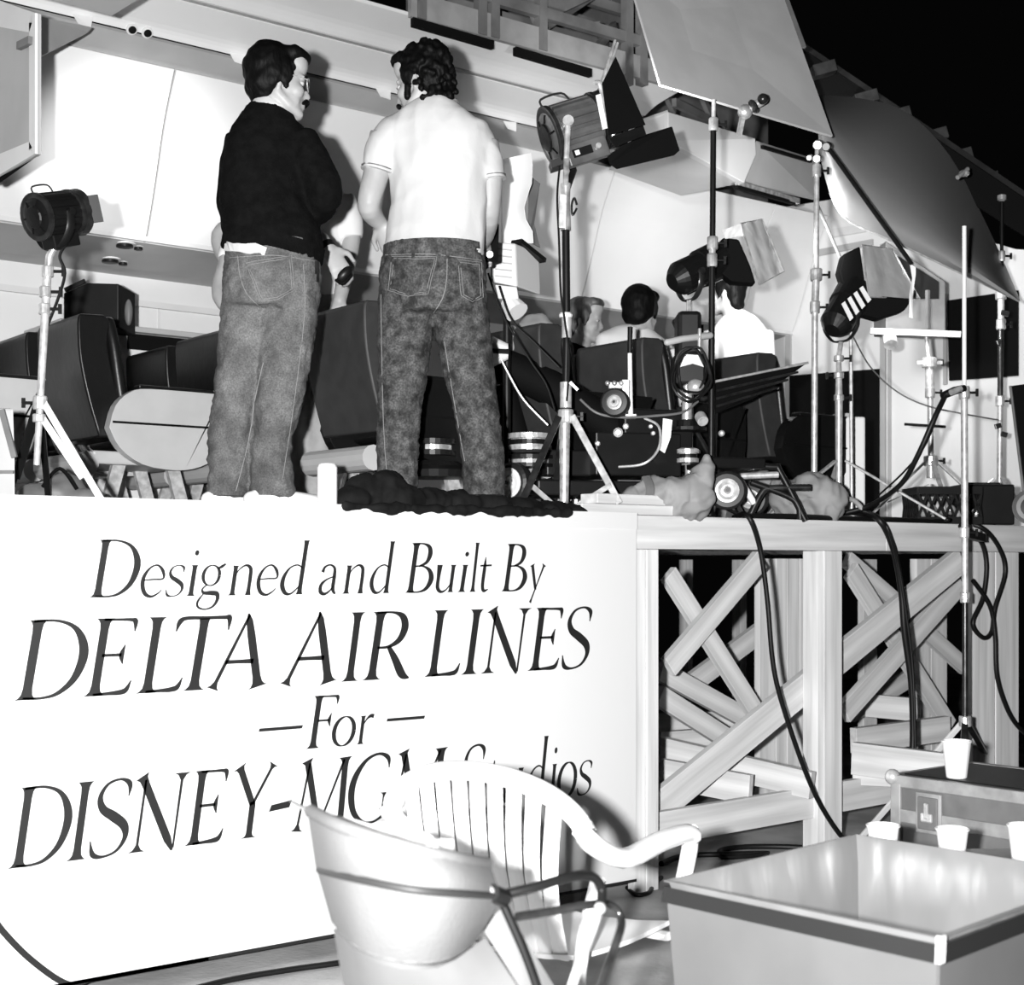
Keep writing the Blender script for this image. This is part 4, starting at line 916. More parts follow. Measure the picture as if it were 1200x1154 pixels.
for (p0, p1, dd, m) in (((50, 470), (121, 590), -.25, M_PLAST), ((50, 490), (97, 560), -.02, M_PLAST), ((44, 470), (8, 590), .28, M_BLACK), ((42, 490), (20, 560), .2, M_BLACK), ((46, 470), (58, 596), .55, M_BLACK)):
    b = MB(); b.beam(P(*p0, D=LD), P(*p1, D=LD + dd), .024, .010, wide=RT); b.build('leg', m, lt)
spotkind('left_lamp_beam', f + ax * .12, target, 260, 30)
# the big lamp in the middle
MD = 6.35
ml = thing('fresnel_lamp', 'large grey ribbed fresnel lamp with black barn doors, right of the white polo', 'lamp', P(662, 600, D=MD)); ml.location.z = ZS
M_HOUS = mat('lamp_grey', .17, .3, metal=.55, var=.3, scale=8)
ax = (RT * .90 + FW * .22 + UP * .34).normalized(); c = P(672, 152, D=MD)
a, f, sd, up_ = fresnel(ml, c, ax, .125, .245, M_HOUS, 22, M_DARKMET)
cs = c - sd * .0
b = MB(); pk = P(666, 141, D=MD - .17); b.cyl(pk, pk + FW * .04, .024); b.tube([pk + FW * .01, P(664, 185, D=MD - .15), P(663, 205, D=MD - .05), P(663, 222, D=MD)], [(.012, .006)] * 4, 8, wide=RT); b.build('yoke', M_CHROME, ml, smooth=False)
b = MB(); b.tube([c + sd * -.15, P(672, 200, D=MD + .14), P(664, 222, D=MD)], [(.016, .006)] * 3, 8, wide=RT); b.build('yoke', M_DARKMET, ml)
q = P(688, 174, D=MD - .135); b = MB(); b.box(q + FW * .05, (.19, .05, .09), (ax, sd, up_)); bx_ = b.build('control_box', M_HOUS, ml, bevel=.006)
b = MB(); b.box(q + FW * .02 - ax * .02, (.09, .006, .035), (ax, sd, up_)); b.build('label_plate', M_BLACK, bx_); b = MB(); b.box(q + FW * .018 - ax * .045, (.02, .006, .02), (ax, sd, up_)); b.build('rocker_switch', M_PAPER, bx_); b = MB(); b.cyl(q + FW * .02 + ax * .055, q + FW * .005 + ax * .055, .012); b.build('knob', M_CHROME, bx_)
b = MB(); b.beam(P(645, 196, D=MD), P(705, 175, D=MD), .03, .14, wide=up_); b.build('lamp_base', M_BLACK, ml)
# barn doors: black leaves set round the lens
fr_ = f + ax * .05
b = MB(); b.lathe(fr_, ax, [(0, .14), (.02, .15), (.022, .125)], 20); b.build('door_frame', M_DARKMET, ml)
def leaf(poly, D_, name='barn_door', m=M_BLACKM):
    b = MB(); b.prism([P(x, y, D=d) for (x, y), d in zip(poly, D_)], FW * .006 + RT * .004); return b.build(name, m, ml, bevel=.003)
leaf([(705, 98), (721, 66), (756, 146), (713, 158)], (MD - .2, MD - .14, MD - .2, MD - .26)); leaf([(711, 182), (748, 160), (787, 148), (796, 176), (789, 182), (722, 198), (714, 192)], [MD - .02, MD - .0, MD + .08, MD + .08, MD + .07, MD - .02, MD - .03])
leaf([(713, 162), (753, 146), (757, 158), (720, 172)], (MD - .16, MD - .1, MD - .1, MD - .16), 'door_hinge', M_BLACK)
for p0, p1 in (((703, 102), (721, 47)), ((707, 100), (724, 50))): b = MB(); b.cyl(P(*p0, D=MD - .1), P(*p1, D=MD - .08), .006, seg=8); b.build('door_rod', M_CHROME, ml)
b = MB(); b.tube(smooth3([P(697, 98, D=MD - .12), P(702, 96, D=MD - .14), P(707, 112, D=MD - .14), P(716, 150, D=MD - .15), P(720, 158, D=MD - .15)]), [(.012, .006)] * 25, 8, wide=RT); b.build('door_bracket', M_CHROME, ml)
b = MB(); b.sheet([[P(698, 112, D=MD - .14), P(704, 110, D=MD - .14)], [P(706, 152, D=MD - .17), P(712, 150, D=MD - .17)]], .004); b.build('scrim', M_PAPER, ml)
# its stand
pole(ml, [(P(663, 215, D=MD), .022), (P(663, 235, D=MD), .018), (P(663, 270, D=MD), .024)], 'spigot'); b = MB(); b.beam(P(660, 228, D=MD - .02), P(659, 268, D=MD - .02), .035, .03, wide=RT); b.build('clamp_block', M_ALU, ml, bevel=.004)
pole(ml, [(P(663, 268, D=MD), .017), (P(664, 370, D=MD), .017)], 'pole', M_BLACK); pole(ml, [(P(664, 395, D=MD), .016), (P(663, 450, D=MD), .016)], 'pole', M_BLACK); pole(ml, [(P(664, 368, D=MD), .022), (P(664, 396, D=MD), .022)], 'sleeve', M_ALU)
b = MB(); b.lathe(P(663, 372, D=MD), UP, [(0, .028), (.012, .03), (.02, .024)], 14); b.build('collar', M_PLAST, ml)
pole(ml, [(P(663, 448, D=MD), .026), (P(663, 478, D=MD), .026)], 'sleeve', M_ALU); collar(ml, P(663, 488, D=MD), .034, .06, M_ALU, RT); b = MB(); b.beam(P(668, 448, D=MD - .03), P(677, 457, D=MD - .03), .012, .012); b.build('lever', M_CHROME, ml)
pole(ml, [(P(662, 490, D=MD), .024), (P(661, 597, D=MD), .020)], 'lower_pole', M_CHROME)
for (p0, p1, d0, dd, m) in (((655, 488), (612, 588), -.02, -.15, M_DARKMET), ((670, 487), (726, 590), -.02, -.1, M_ALU), ((661, 490), (648, 590), .03, .45, M_DARKMET)):
    A_, B2 = P(*p0, D=MD + d0), P(*p1, D=MD + dd); B2.z = max(B2.z, ZS + .02)
    b = MB(); b.beam(A_, B2, .030, .014, wide=RT); b.build('leg', m, ml, bevel=.003)
for p0, p1 in (((664, 600), (716, 568)), ((658, 600), (622, 568))): b = MB(); b.beam(P(*p0, D=MD - .02), P(*p1, D=MD - .1), .022, .006); b.build('leg_brace', M_ALU, ml)
for pts in ([(656, 195), (653, 230), (655, 280), (657, 340), (661, 370), (667, 420), (664, 470)], [(676, 240), (673, 232), (670, 240), (671, 252), (676, 244)]):
    b = MB(); b.tube(smooth3([P(x, y, D=MD - .03) for x, y in pts]), .005, 6); b.build('power_cord', M_RUBBER, ml, smooth=True)
# two hooded lamps with diffusion frames
def hooded(label, D_, rear, front, R, gel, black, stand, depthgel, fdep):
    r = thing('hooded_lamp', label, 'lamp', P(stand[0][0], 600, D=D_)); r.location.z = ZS
    A_ = P(*rear, D=D_); B2 = P(*front, D=D_ + .12); ax = (B2 - A_).normalized(); L = (B2 - A_).length
    M_ = M_BLACK
    b = MB(); b.lathe(A_, ax, [(-.03, R * .5), (0, R * .85), (.02, R), (L * .55, R), (L * .56, R * 1.12), (L * .62, R * 1.12), (L, R * 1.15)], 22); h = b.build('housing', M_, r, bevel=0)
    sd = ax.cross(UP).normalized(); u = sd.cross(ax)
    for k in range(5): b = MB(); t = math.radians(190 + 40 * k); d = sd * math.cos(t) + u * math.sin(t); b.beam(A_ + ax * .03 + d * R, A_ + ax * L * .5 + d * R, R * .16, R * .1, wide=d); b.build('cooling_rib', M_BLACK, h)
    b = MB(); b.prism([P(x, y, D=D_ + .04) for x, y in black], FW * .10); b.build('black_wrap', M_BLACKM, r, bevel=.01)
    n = len(gel); g = []
    for j in range(5):
        row = []
        for i in range(7):
            u_, v_ = i / 6, j / 4
            x = (gel[0][0] * (1 - u_) + gel[1][0] * u_) * (1 - v_) + (gel[3][0] * (1 - u_) + gel[2][0] * u_) * v_
            y = (gel[0][1] * (1 - u_) + gel[1][1] * u_) * (1 - v_) + (gel[3][1] * (1 - u_) + gel[2][1] * u_) * v_
            row.append(P(x, y, D=D_ - .03 + depthgel * u_ + .02 * math.sin(i * 2.1 + j) + .012 * random.random()))
        g.append(row)
    b = MB(); b.sheet(g, .003); fo = b.build('diffusion_sheet', M_FOIL, r, smooth=True)
    b = MB(); c4 = [g[0][0], g[0][-1], g[-1][-1], g[-1][0], g[0][0]]; b.tube(c4, .004, 6); b.build('frame_wire', M_CHROME, fo)
    c = A_ + ax * L * .3; yk = yoke(r, c, sd, R * 1.05, -UP, M_DARKMET, .016)
    return r, c, yk
HD = 6.95
hl, c, yk = hooded('hooded lamp with bright crinkled diffusion sheet in front of the right seats', HD, (793, 328), (842, 305), .082,
    [(868, 262), (893, 257), (919, 318), (890, 334)], [(836, 290), (848, 278), (866, 280), (880, 312), (886, 332), (858, 330), (842, 318)], [(808, 350)], .2, 0)
b = MB(); b.sheet([[P(868, 262, D=HD - .03), P(846, 270, D=HD)], [P(873, 276, D=HD - .03), P(850, 280, D=HD)]], .003); b.build('diffusion_side', M_FOIL, hl)
pole(hl, [(yk, .014), (P(808, 380, D=HD), .014), (P(808, 400, D=HD), .02), (P(807, 598, D=HD), .018)], 'pole', M_CHROME); collar(hl, P(808, 385, D=HD), .026, .05, M_DARKMET, RT)
b = MB(); b.beam(P(795, 372, D=HD - .05), P(815, 418, D=HD - .05), .07, .06, wide=RT); b.build('ballast', M_BLACK, hl, bevel=.008)
b = MB(); b.lathe(P(806, 545, D=HD), UP, [(0, .055), (.012, .06), (.02, .045), (.05, .045), (.055, .06), (.07, .06), (.075, .03)], 20); b.build('pedestal', M_CHROME, hl)
legs3(hl, P(807, 500, D=HD), ZS, .3, (200, 320, 80), M_DARKMET)
HD2 = 7.6
hr, c, yk = hooded('hooded lamp with crumpled diffusion sheet on its own stand beside the dark reflector', HD2, (978, 383), (1003, 340), .088,
    [(1010, 287), (1046, 292), (1078, 350), (1018, 348)], [(983, 318), (988, 298), (1008, 288), (1016, 345), (1070, 350), (1060, 364), (1030, 374), (1002, 366), (990, 340)], [(986, 400)], .25, 0)
for k in range(4): b = MB(); x = 986 + 7 * k; b.sheet([[P(x, 356 - 6 * k, D=HD2 - .12), P(x + 4, 353 - 6 * k, D=HD2 - .12)], [P(x + 10, 376 - 7 * k, D=HD2 - .1), P(x + 14, 372 - 7 * k, D=HD2 - .1)]], .004); b.build('vent_louvre', M_PLAST, hr)
pole(hr, [(yk, .013), (P(983, 418, D=HD2), .013), (P(983, 470, D=HD2), .02), (P(983, 600, D=HD2), .016)], 'pole', M_ALU); pole(hr, [(P(997, 385, D=HD2 + .02), .01), (P(998, 598, D=HD2 + .02), .01)], 'pole', M_ALU)
for y in (420, 440, 466): collar(hr, P(983, y, D=HD2), .026, .03, M_CHROME, RT if y != 440 else -RT)
legs3(hr, P(984, 540, D=HD2), ZS, .55, (330, 215, 90), M_ALU)
spotkind('hooded_lamp_beam', P(905, 292, D=HD + .3), P(960, 330, X=XB), 200, 75, .1)
spotkind('hooded_lamp_beam', P(1062, 335, D=HD2 + .45), P(1130, 470, X=XB), 60, 95, .1)
spotkind('big_lamp_beam', P(742, 140, D=MD + .1), P(800, 150, D=8.5), 120, 75, .08)
# ================================================================== pole stands
def cstand(name, label, D_, pts, m=M_ALU, extra=()):
    r = thing(name, label, 'stand', P(pts[-1][0], 600, D=D_)); r.location.z = ZS
    for i in range(len(pts) - 1):
        a_, b_ = pts[i], pts[i + 1]; pole(r, [(P(a_[0], a_[1], D=D_), a_[2]), (P(b_[0], b_[1], D=D_), a_[2])], 'pole', a_[3] if len(a_) > 3 else m)
        if i: collar(r, P(a_[0], a_[1], D=D_), a_[2] * 1.6, .06, M_CHROME, RT)
    return r
BD = DY(836, 4.75)
bs = cstand('flag_stand', 'tall thin black pole stand at the stage edge under the white reflector board', BD, [(836.5, 117, .010, M_ALU), (836, 146, .014, M_BLACK), (835, 285, .016, M_ALU), (834.5, 305, .015, M_BLACK), (833, 606, .014)])
legs3(bs, P(833.5, 590, D=BD), ZS, .16, (20, 140, 260), M_BLACK)
CD = DY(957, 4.85)
cs_ = cstand('reflector_stand', 'chrome pole stand holding the lower right corner of the white reflector', CD, [(958, 165, .012), (957, 200, .014), (956.5, 322, .019), (955, 360, .016), (954, 592, .016)], M_ALU)
b = MB(); b.tube(smooth3([P(954, 585, D=CD), P(956, 593, D=CD - .01), P(985, 586, D=CD - .05), P(1000, 586, D=CD - .02), P(1010, 596, D=CD)]), .013, 8); b.build('leg', M_ALU, cs_, smooth=True)
b = MB(); b.tube(smooth3([P(954, 570, D=CD), P(915, 572, D=CD + .05), P(890, 590, D=CD - .1), P(884, 606, D=CD - .15)]), .012, 8); b.build('leg', M_ALU, cs_, smooth=True)
b = MB(); b.tube([P(954, 580, D=CD), P(962, 606, D=CD + .35)], .012, 8); b.build('leg', M_ALU, cs_)
for (x, y, r_) in ((958, 170, .03), (968, 172, .028), (957, 186, .026), (948, 185, .018)):
    b = MB(); b.cyl(P(x, y, D=CD - .05), P(x + 2, y - 1, D=CD + .03), r_ * .8); b.build('grip_head', M_CHROME if x != 968 else M_DARKMET, cs_, bevel=.004)
b = MB(); b.cyl(P(972, 175, D=CD - .04), P(1069, 310, D=CD - .2), .011, seg=8); ar = b.build('grip_arm', M_BLACK, cs_)
b = MB(); b.sheet([[P(1066, 309, D=CD - .2), P(1073, 313, D=CD - .2)], [P(1069, 326, D=CD - .2), P(1073, 322, D=CD - .2)], [P(1066, 345, D=CD - .21), P(1069, 347, D=CD - .2)], [P(1065, 372, D=CD - .2), P(1070, 373, D=CD - .2)]], .004); b.build('ribbon', M_PAPER, ar)
b = MB(); b.cyl(P(958, 240, D=CD + .05), P(986, 305, D=CD + .5), .009, seg=8); b.build('grip_arm', M_ALU, cs_)
RD = DY(1175, 5.0)
rs = cstand('light_stand', 'dark pole stand passing behind the dark reflector near the right edge', RD, [(1174, 232, .011, M_BLACK), (1174, 300, .012, M_BLACK), (1173, 345, .02, M_ALU), (1173, 380, .017, M_DARKMET), (1172, 470, .017, M_ALU), (1171, 618, .016)])
b = MB(); b.lathe(P(1174, 236, D=RD), UP, [(0, .012), (.01, .026), (.035, .026), (.04, .018)], 14); b.build('finial', M_CHROME, rs)
for x, y in ((1182, 366), (1168, 400), (1166, 498), (1180, 508)): b = MB(); b.beam(P(1173, y, D=RD - .03), P(x, y + 2, D=RD - .03), .03, .02); b.build('clamp_lever', M_DARKMET, rs, bevel=.003)
legs3(rs, P(1171, 560, D=RD), ZS, .38, (160, 280, 40), M_ALU)
KD = 8.5
ks = cstand('crossbar_stand', 'pale tripod stand with long grey crossbar in front of the cabin end wall', KD, [(1085, 390, .012), (1089, 425, .026), (1090, 460, .018), (1091, 540, .026), (1091, 560, .012)], M_ALU)
b = MB(); b.beam(P(1020, 388, D=KD), P(1126, 392, D=KD - .1), .035, .03); b.build('crossbar', M_GREY, ks, bevel=.003)
b = MB(); b.cyl(P(1042, 393, D=KD), P(1044, 404, D=KD - .05), .04); b.build('ball_mount', M_CHROME, ks); b = MB(); b.beam(P(1060, 497, D=KD), P(1108, 500, D=KD), .015, .015); b.build('crossbar', M_BLACK, ks)
b = MB(); b.beam(P(1074, 425, D=KD), P(1104, 425, D=KD), .02, .02); b.build('clamp', M_CHROME, ks)
legs3(ks, P(1091, 540, D=KD), ZS, .42, (185, 355, 270), M_ALU, low=ZS + .25)
# stand on the floor in front of the stage
GD = 7.0
gs = thing('floor_stand', 'slim white pole stand standing on the floor before the stage, behind the trunk', 'stand', P(1131, 990, D=GD)); gs.location.z = 0
pole(gs, [(P(1130, 265, D=GD), .0105), (P(1130, 462, D=GD), .0105)], 'pole', M_PLAST); pole(gs, [(P(1130, 460, D=GD), .017), (P(1131, 700, D=GD), .017)], 'pole', M_ALU); pole(gs, [(P(1131, 698, D=GD), .014), (P(1131, 905, D=GD), .014)], 'pole', M_DARKMET)
collar(gs, P(1130, 460, D=GD), .026, .06, M_CHROME, RT); collar(gs, P(1130, 624, D=GD), .024, .05, M_CHROME, RT); collar(gs, P(1131, 700, D=GD), .024, .05, M_CHROME); collar(gs, P(1131, 845, D=GD), .03, .05, M_CHROME)
for (p1, D1_, m) in (((1010, 980), 7.55, M_PLAST), ((1180, 925), 8.6, M_DARKMET), ((1120, 1040), 6.3, M_DARKMET)):
    q = P(*p1, Z=.012); b = MB(); b.beam(P(1131, 843, D=GD), q, .03, .014, wide=RT); b.build('leg', m, gs, bevel=.003)
b = MB(); b.tube([P(1130, 455, D=GD - .02), P(1118, 458, D=GD - .05), P(1104, 464, D=GD - .07)], [.018, .020, .018], 10); mc = b.build('clamp', M_BLACK, gs, bevel=.002)
b = MB(); b.cyl(P(1114, 460, D=GD - .09), P(1126, 455, D=GD - .07), .014); b.build('clamp_jaw', M_CHROME, mc); b = MB(); b.beam(P(1131, 625, D=GD), P(1150, 630, D=GD + .2), .04, .04); b.build('bracket', M_BLACK, gs)
# ================================================================== reflectors
D0, D1_ = DY(772, 4.82), DY(973, 4.82)
cor = [P(772, 101, D=D0), P(974, 161, D=D1_ - .03), P(903, -40, D=D1_ + .5), P(731, -40, D=D0 + .4)]
wb = thing('white_reflector', 'large white foam reflector board hanging tilted at top right of the centre', 'reflector', cor[0])
nn = (cor[1] - cor[0]).cross(cor[3] - cor[0]).normalized()
b = MB(); b.prism(cor, nn * .012); b.build('board', M_BOARD, wb)
b = MB(); b.prism([cor[1] + (cor[2] - cor[1]) * .5, cor[2], cor[2] + RT * .02, cor[1] + (cor[2] - cor[1]) * .5 + RT * .025], nn * .014); b.build('edge_tape', M_DGREY, wb)
gh = thing('grip_clamp', 'shiny ball-headed grip clamp on the lower edge of the white reflector', 'clamp', P(880, 130, D=DY(880, 4.82) - .1))
gd = DY(880, 4.82) - .10
b = MB(); b.ell(P(873, 131, D=gd), (.035, .03, .035), (RT, FW, UP)); b.build('ball', M_CHROME, gh, smooth=True); b = MB(); b.cyl(P(878, 128, D=gd), P(893, 118, D=gd - .03), .017, .022); b.build('neck', M_CHROME, gh); b = MB(); b.ell(P(894, 116, D=gd - .05), .026); b.build('knob', M_DARKMET, gh, smooth=True); b = MB(); b.lathe(P(881, 126, D=gd - .03), P(893, 118, D=gd) - P(878, 128, D=gd), [(0, .03), (.006, .034), (.014, .034), (.02, .03)], 14); b.build('collar', M_DARKMET, gh)
b = MB(); b.beam(P(870, 138, D=gd), P(866, 158, D=gd + .05), .03, .02); b.build('jaw', M_ALU, gh)
dr = thing('dark_reflector', 'big curved dark silver reflector sheet hanging at right under the black ceiling', 'reflector', P(1080, 300, D=7.6))
lo_ = crom([(958, 130), (964, 195), (986, 252), (1035, 278), (1100, 308), (1194, 353)], 4); hi_ = crom([(958, 112), (1010, 116), (1062, 132), (1112, 182), (1158, 268), (1195, 352)], 4)
g = []
for j in range(9):
    v = j / 8; g.append([P(l[0] * (1 - v) + h[0] * v, l[1] * (1 - v) + h[1] * v, D=7.75 - .15 * math.sin(math.pi * v * .9) + .9 * v * v + .2 * (i / 20)) for i, (l, h) in enumerate(zip(lo_, hi_))])
b = MB(); b.sheet(g, .006); b.build('sheet', M_SILVER, dr, smooth=True)
b = MB(); b.tube([p + FW * -.004 for p in g[0][6:]], .006, 6); b.build('edge_strip', M_ALU, dr, smooth=True)
b = MB(); b.ell(P(1130, 203, D=8.1), (.03, .03, .02)); b.cyl(P(1122, 208, D=8.05), P(1134, 198, D=8.1), .012); b.build('clip', M_CHROME, dr)
# roof beam above the dark reflector
rb = thing('roof_beam', 'dark sloping roof beam with small blocks against the black at top right', 'beam', P(1070, 140, D=9))
b = MB(); b.beam(P(943, 55, D=9), P(1215, 238, D=8.6), .03, .03); b.build('beam', mat('beam_dark', .014, .7, var=.3, spec=.1), rb)
b = MB(); b.prism([P(943, 55, D=9.02), P(1215, 238, D=8.62), P(1215, 285, D=8.62), P(955, 125, D=9.02)], FW * .01); b.build('web', M_BLACKM, rb)
for (x, y) in ((965, 82), (1014, 116), (1052, 136), (1095, 160), (1124, 184), (1155, 212)):
    b = MB(); b.box(P(x, y, D=8.85), (.14, .10, .07), ((RT * .9 + UP * .25).normalized(), FW, (UP * .9 - RT * .25).normalized())); b.build('block', mat('block_dark', .022, .6, var=.4, scale=14), rb, bevel=.004)
hb = thing('hanging_cabinet', 'dark grey cabinet box hanging under the dark reflector beside the end wall door', 'cabinet', P(1075, 385, D=8.75))
b = MB(); b.prism([P(1038, 282, D=8.9), P(1108, 330, D=8.9), P(1108, 388, D=8.9), P(1038, 386, D=8.9)], FW * .3); b.build('carcass', M_DGREY, hb, bevel=.006); b = MB(); b.prism([P(1052, 300, D=8.88), P(1100, 330, D=8.88), P(1100, 350, D=8.88), P(1052, 350, D=8.88)], FW * .01); b.build('recess', M_BLACK, hb)
b = MB(); b.beam(P(1087, 386, D=8.87), P(1087, 340, D=8.87), .02, .02); b.build('post', M_STEEL, hb)
fg = thing('black_flag', 'black cloth flag leaning at the far right edge of the stage', 'flag', P(1195, 560, D=8.3))
b = MB(); b.prism([P(1186, 452, D=8.3), P(1230, 446, D=8.3), P(1230, 600, D=8.3), P(1203, 600, D=8.3)], FW * .01); b.build('cloth', M_BLACKM, fg); b = MB(); b.cyl(P(1184, 452, D=8.29), P(1204, 612, D=8.29), .008); b.build('frame', M_STEEL, fg)
# ================================================================== camera dolly and its clutter
ED = 6.72
do = thing('camera_dolly', 'black camera dolly with spoked wheels, knobs and chrome discs on the stage edge', 'dolly', P(730, 600, D=ED)); do.location.z = ZS
def zt(p, z): p = V(p); p.z = z; return p
# chassis and body boxes
AXD = (P(860, 580, D=ED + .25) - P(610, 580, D=ED - .05)); AXD.z = 0; LEN = AXD.length; AXD.normalize(); CRD = UP.cross(AXD)
def dbox(px, py, w, h, dep, name, m, D_=ED, bev=.008): b = MB(); b.box(P(px, py, D=D_), (w, dep, h), (AXD, CRD, UP)); return b.build(name, m, do, bevel=bev)
dbox(735, 575, .98, .07, .36, 'chassis', M_BLACK, ED + .06); dbox(735, 535, .42, .20, .30, 'column_base', M_BLACK, ED + .12); dbox(760, 510, .34, .22, .26, 'gear_housing', M_BLACK, ED + .14); dbox(665, 545, .30, .12, .30, 'battery_tray', M_BLACK, ED + .12)
dbox(845, 545, .30, .05, .34, 'seat_plate', M_BLACK, ED + .2)
b = MB(); b.tube(smooth3([P(592, 430, D=ED + .1), P(640, 452, D=ED + .1), P(700, 490, D=ED + .12), P(745, 520, D=ED + .12)]), [.085] * 19, 12, round0=True); b.build('crane_arm', M_BLACKM, do, smooth=True)
b = MB(); b.tube(smooth3([P(584, 440, D=ED + .22), P(600, 500, D=ED + .22), P(612, 560, D=ED + .2)]), [.07] * 13, 10, round0=True); b.build('counterweight_arm', M_BLACKM, do, smooth=True)
def wheel(px, py, D_, R, hubm, nx, name='wheel', hub=.55):
    c = P(px, py, D=D_); c.z = max(c.z, ZS + R) if abs(c.z - ZS - R) < .08 else c.z; n = V(nx).normalized()
    b = MB(); b.lathe(c - n * .03, n, [(0, R * .6), (.002, R * .86), (.012, R), (.048, R), (.058, R * .86), (.06, R * .6)], 26); w = b.build(name, M_TYRE, do, smooth=False)
    b = MB(); b.lathe(c + n * .022, n, [(0, R * hub), (.012, R * hub), (.014, R * hub * .8), (.008, R * hub * .45), (.022, R * .2), (.026, R * .08)], 22); h = b.build('hub', hubm, w)
    b = MB(); b.cyl(c + n * .044, c + n * .052, R * .1); b.build('axle_nut', M_BLACK, h); return w
NC = (-FW * .9 - RT * .3)
wheel(601, 566, ED - .12, .093, M_PLAST, -FW * .75 + -RT * .6, hub=.74); wheel(852, 575, ED - .05, .088, M_CHROME, -FW * .9 - RT * .1, hub=.62); wheel(668, 585, ED + .32, .085, M_CHROME, NC); wheel(880, 585, ED + .42, .085, M_CHROME, NC)
wheel(721, 472, ED - .12, .066, M_CHROME, -FW * .95 - RT * .2, 'hand_wheel', .5)
b = MB(); b.box(P(722, 452, D=ED - .08), (.07, .05, .03), (RT, FW, UP)); b.build('bracket', M_ALU, do, bevel=.004); b = MB(); b.box(P(733, 458, D=ED - .1), (.035, .04, .10), (RT, FW, UP)); b.build('bracket', M_ALU, do, bevel=.004)
for x in (712, 720, 728): b = MB(); b.ell(P(x, 449, D=ED - .12), .012, seg=8); b.build('wing_nut', M_CHROME, do, smooth=True)
pole(do, [(P(738, 412, D=ED - .05), .010), (P(739, 486, D=ED - .05), .012)], 'push_lever', M_PLAST); pole(do, [(P(738.5, 383, D=ED - .05), .012), (P(738, 414, D=ED - .05), .011)], 'lever_grip', M_BLACK); b = MB(); b.box(P(739, 488, D=ED - .05), (.05, .04, .02), (RT, FW, UP)); b.build('lever_foot', M_PLAST, do, bevel=.003)
def disc(px, py, D_, R, h, m1, m2, name='brake_disc'):
    c = P(px, py, D=D_); b = MB(); b.lathe(c, UP, [(0, R), (h * .3, R), (h * .32, R * .8), (h * .68, R * .8), (h * .7, R), (h, R), (h + .006, R * .7)], 26); o = b.build(name, m1, do)
    b = MB(); b.lathe(c + UP * h * .34, UP, [(0, R * .82), (.001, R * .84), (h * .3, R * .84), (h * .301, R * .8)], 26); b.build('groove_ring', m2, o)
disc(620, 528, ED - .05, .105, .075, M_CHROME, M_BLACK); disc(620, 548, ED - .02, .115, .055, M_BLACK, M_CHROME); disc(806, 542, ED - .08, .05, .06, M_CHROME, M_BLACK)
disc(508, 534, 6.35, .095, .07, M_BLACK, M_CHROME, 'film_reel'); 
b = MB(); b.lathe(P(510, 560, D=6.3), UP, [(0, .15), (.03, .16), (.05, .12), (.07, .1)], 24); b.build('reel_base', M_BLACK, do); b = MB(); b.prism([P(484, 508, D=6.6), P(545, 506, D=6.6), P(545, 532, D=6.6), P(495, 536, D=6.6)], FW * .02); b.build('tray_board', M_DGREY, do); b = MB(); b.prism([P(496, 508, D=6.55), P(523, 503, D=6.55), P(530, 508, D=6.55), P(505, 512, D=6.55)], UP * .006); b.build('slip_of_paper', M_PAPER, do)
b = MB(); b.prism([P(777, 490, D=ED - .07), P(788, 492, D=ED - .07), P(786, 512, D=ED - .07), P(779, 531, D=ED - .07), P(773, 527, D=ED - .07), P(776, 510, D=ED - .07)], FW * .004); b.build('camera_tape', M_PAPER, do)
for px, py, r in ((724, 507, .022), (733, 500, .014), (762, 500, .010), (765, 508, .010), (700, 520, .012), (845, 508, .014)): b = MB(); b.lathe(P(px, py, D=ED - .06), -FW, [(0, r), (.02, r), (.024, r * .5)], 14); b.build('knob', M_CHROME, do)
b = MB(); b.box(P(680, 576, D=ED - .14), (.07, .02, .022), (RT, FW, UP)); b.build('name_plate', M_ALU, do)
b = MB(); b.tube(smooth3([P(725, 547, D=ED - .1), P(755, 543, D=ED - .14), P(772, 525, D=ED - .12), P(772, 500, D=ED - .08), P(755, 490, D=ED - .05)]), .006, 6); b.build('hose', M_ALU, do, smooth=True)
b = MB(); b.tube(smooth3([P(680, 468, D=ED - .1), P(700, 484, D=ED - .12), P(730, 489, D=ED - .1), P(770, 487, D=ED - .08), P(800, 483, D=ED - .05), P(818, 470, D=ED)]), .006, 6); b.build('hose', M_DGREY, do, smooth=True)
# film camera on its column
fc = thing('film_camera', 'black film camera with handle and coiled cable on a chrome column above the dolly', 'camera', P(806, 520, D=ED + .02))
b = MB(); b.box(P(806, 395, D=ED + .02), (.11, .16, .22), (RT, FW, UP)); b.build('magazine', M_BLACK, fc, bevel=.02); b = MB(); b.box(P(806, 435, D=ED + .02), (.14, .2, .14), (RT, FW, UP)); b.build('camera_body', M_BLACK, fc, bevel=.012)
pole(fc, [(P(805, 450, D=ED), .024), (P(805, 500, D=ED), .024)], 'column', M_CHROME); pole(fc, [(P(820, 385, D=ED - .06), .009), (P(819, 425, D=ED - .06), .009)], 'rod', M_CHROME); b = MB(); b.tube([P(782, 401, D=ED - .12), P(800, 397, D=ED - .1), P(832, 393, D=ED - .02)], .016, 8, round0=True, round1=True); b.build('pan_handle', M_GREY, fc, smooth=True)
for k in range(4):
    rr_ = .066 + .007 * k; c = P(811 + 2 * math.sin(k * 2), 436 + k, D=ED - .13 - .012 * k); b = MB(); b.tube([c + RT * rr_ * (1 + .12 * math.sin(3 * t + k)) * math.cos(t) + UP * rr_ * 1.35 * (1 + .1 * math.sin(2 * t + k * 2)) * math.sin(t) + FW * .02 * math.sin(2 * t + k) for t in [i * math.pi / 12 for i in range(25)]], .006, 6); b.build('coiled_cable', M_RUBBER, fc, smooth=True)
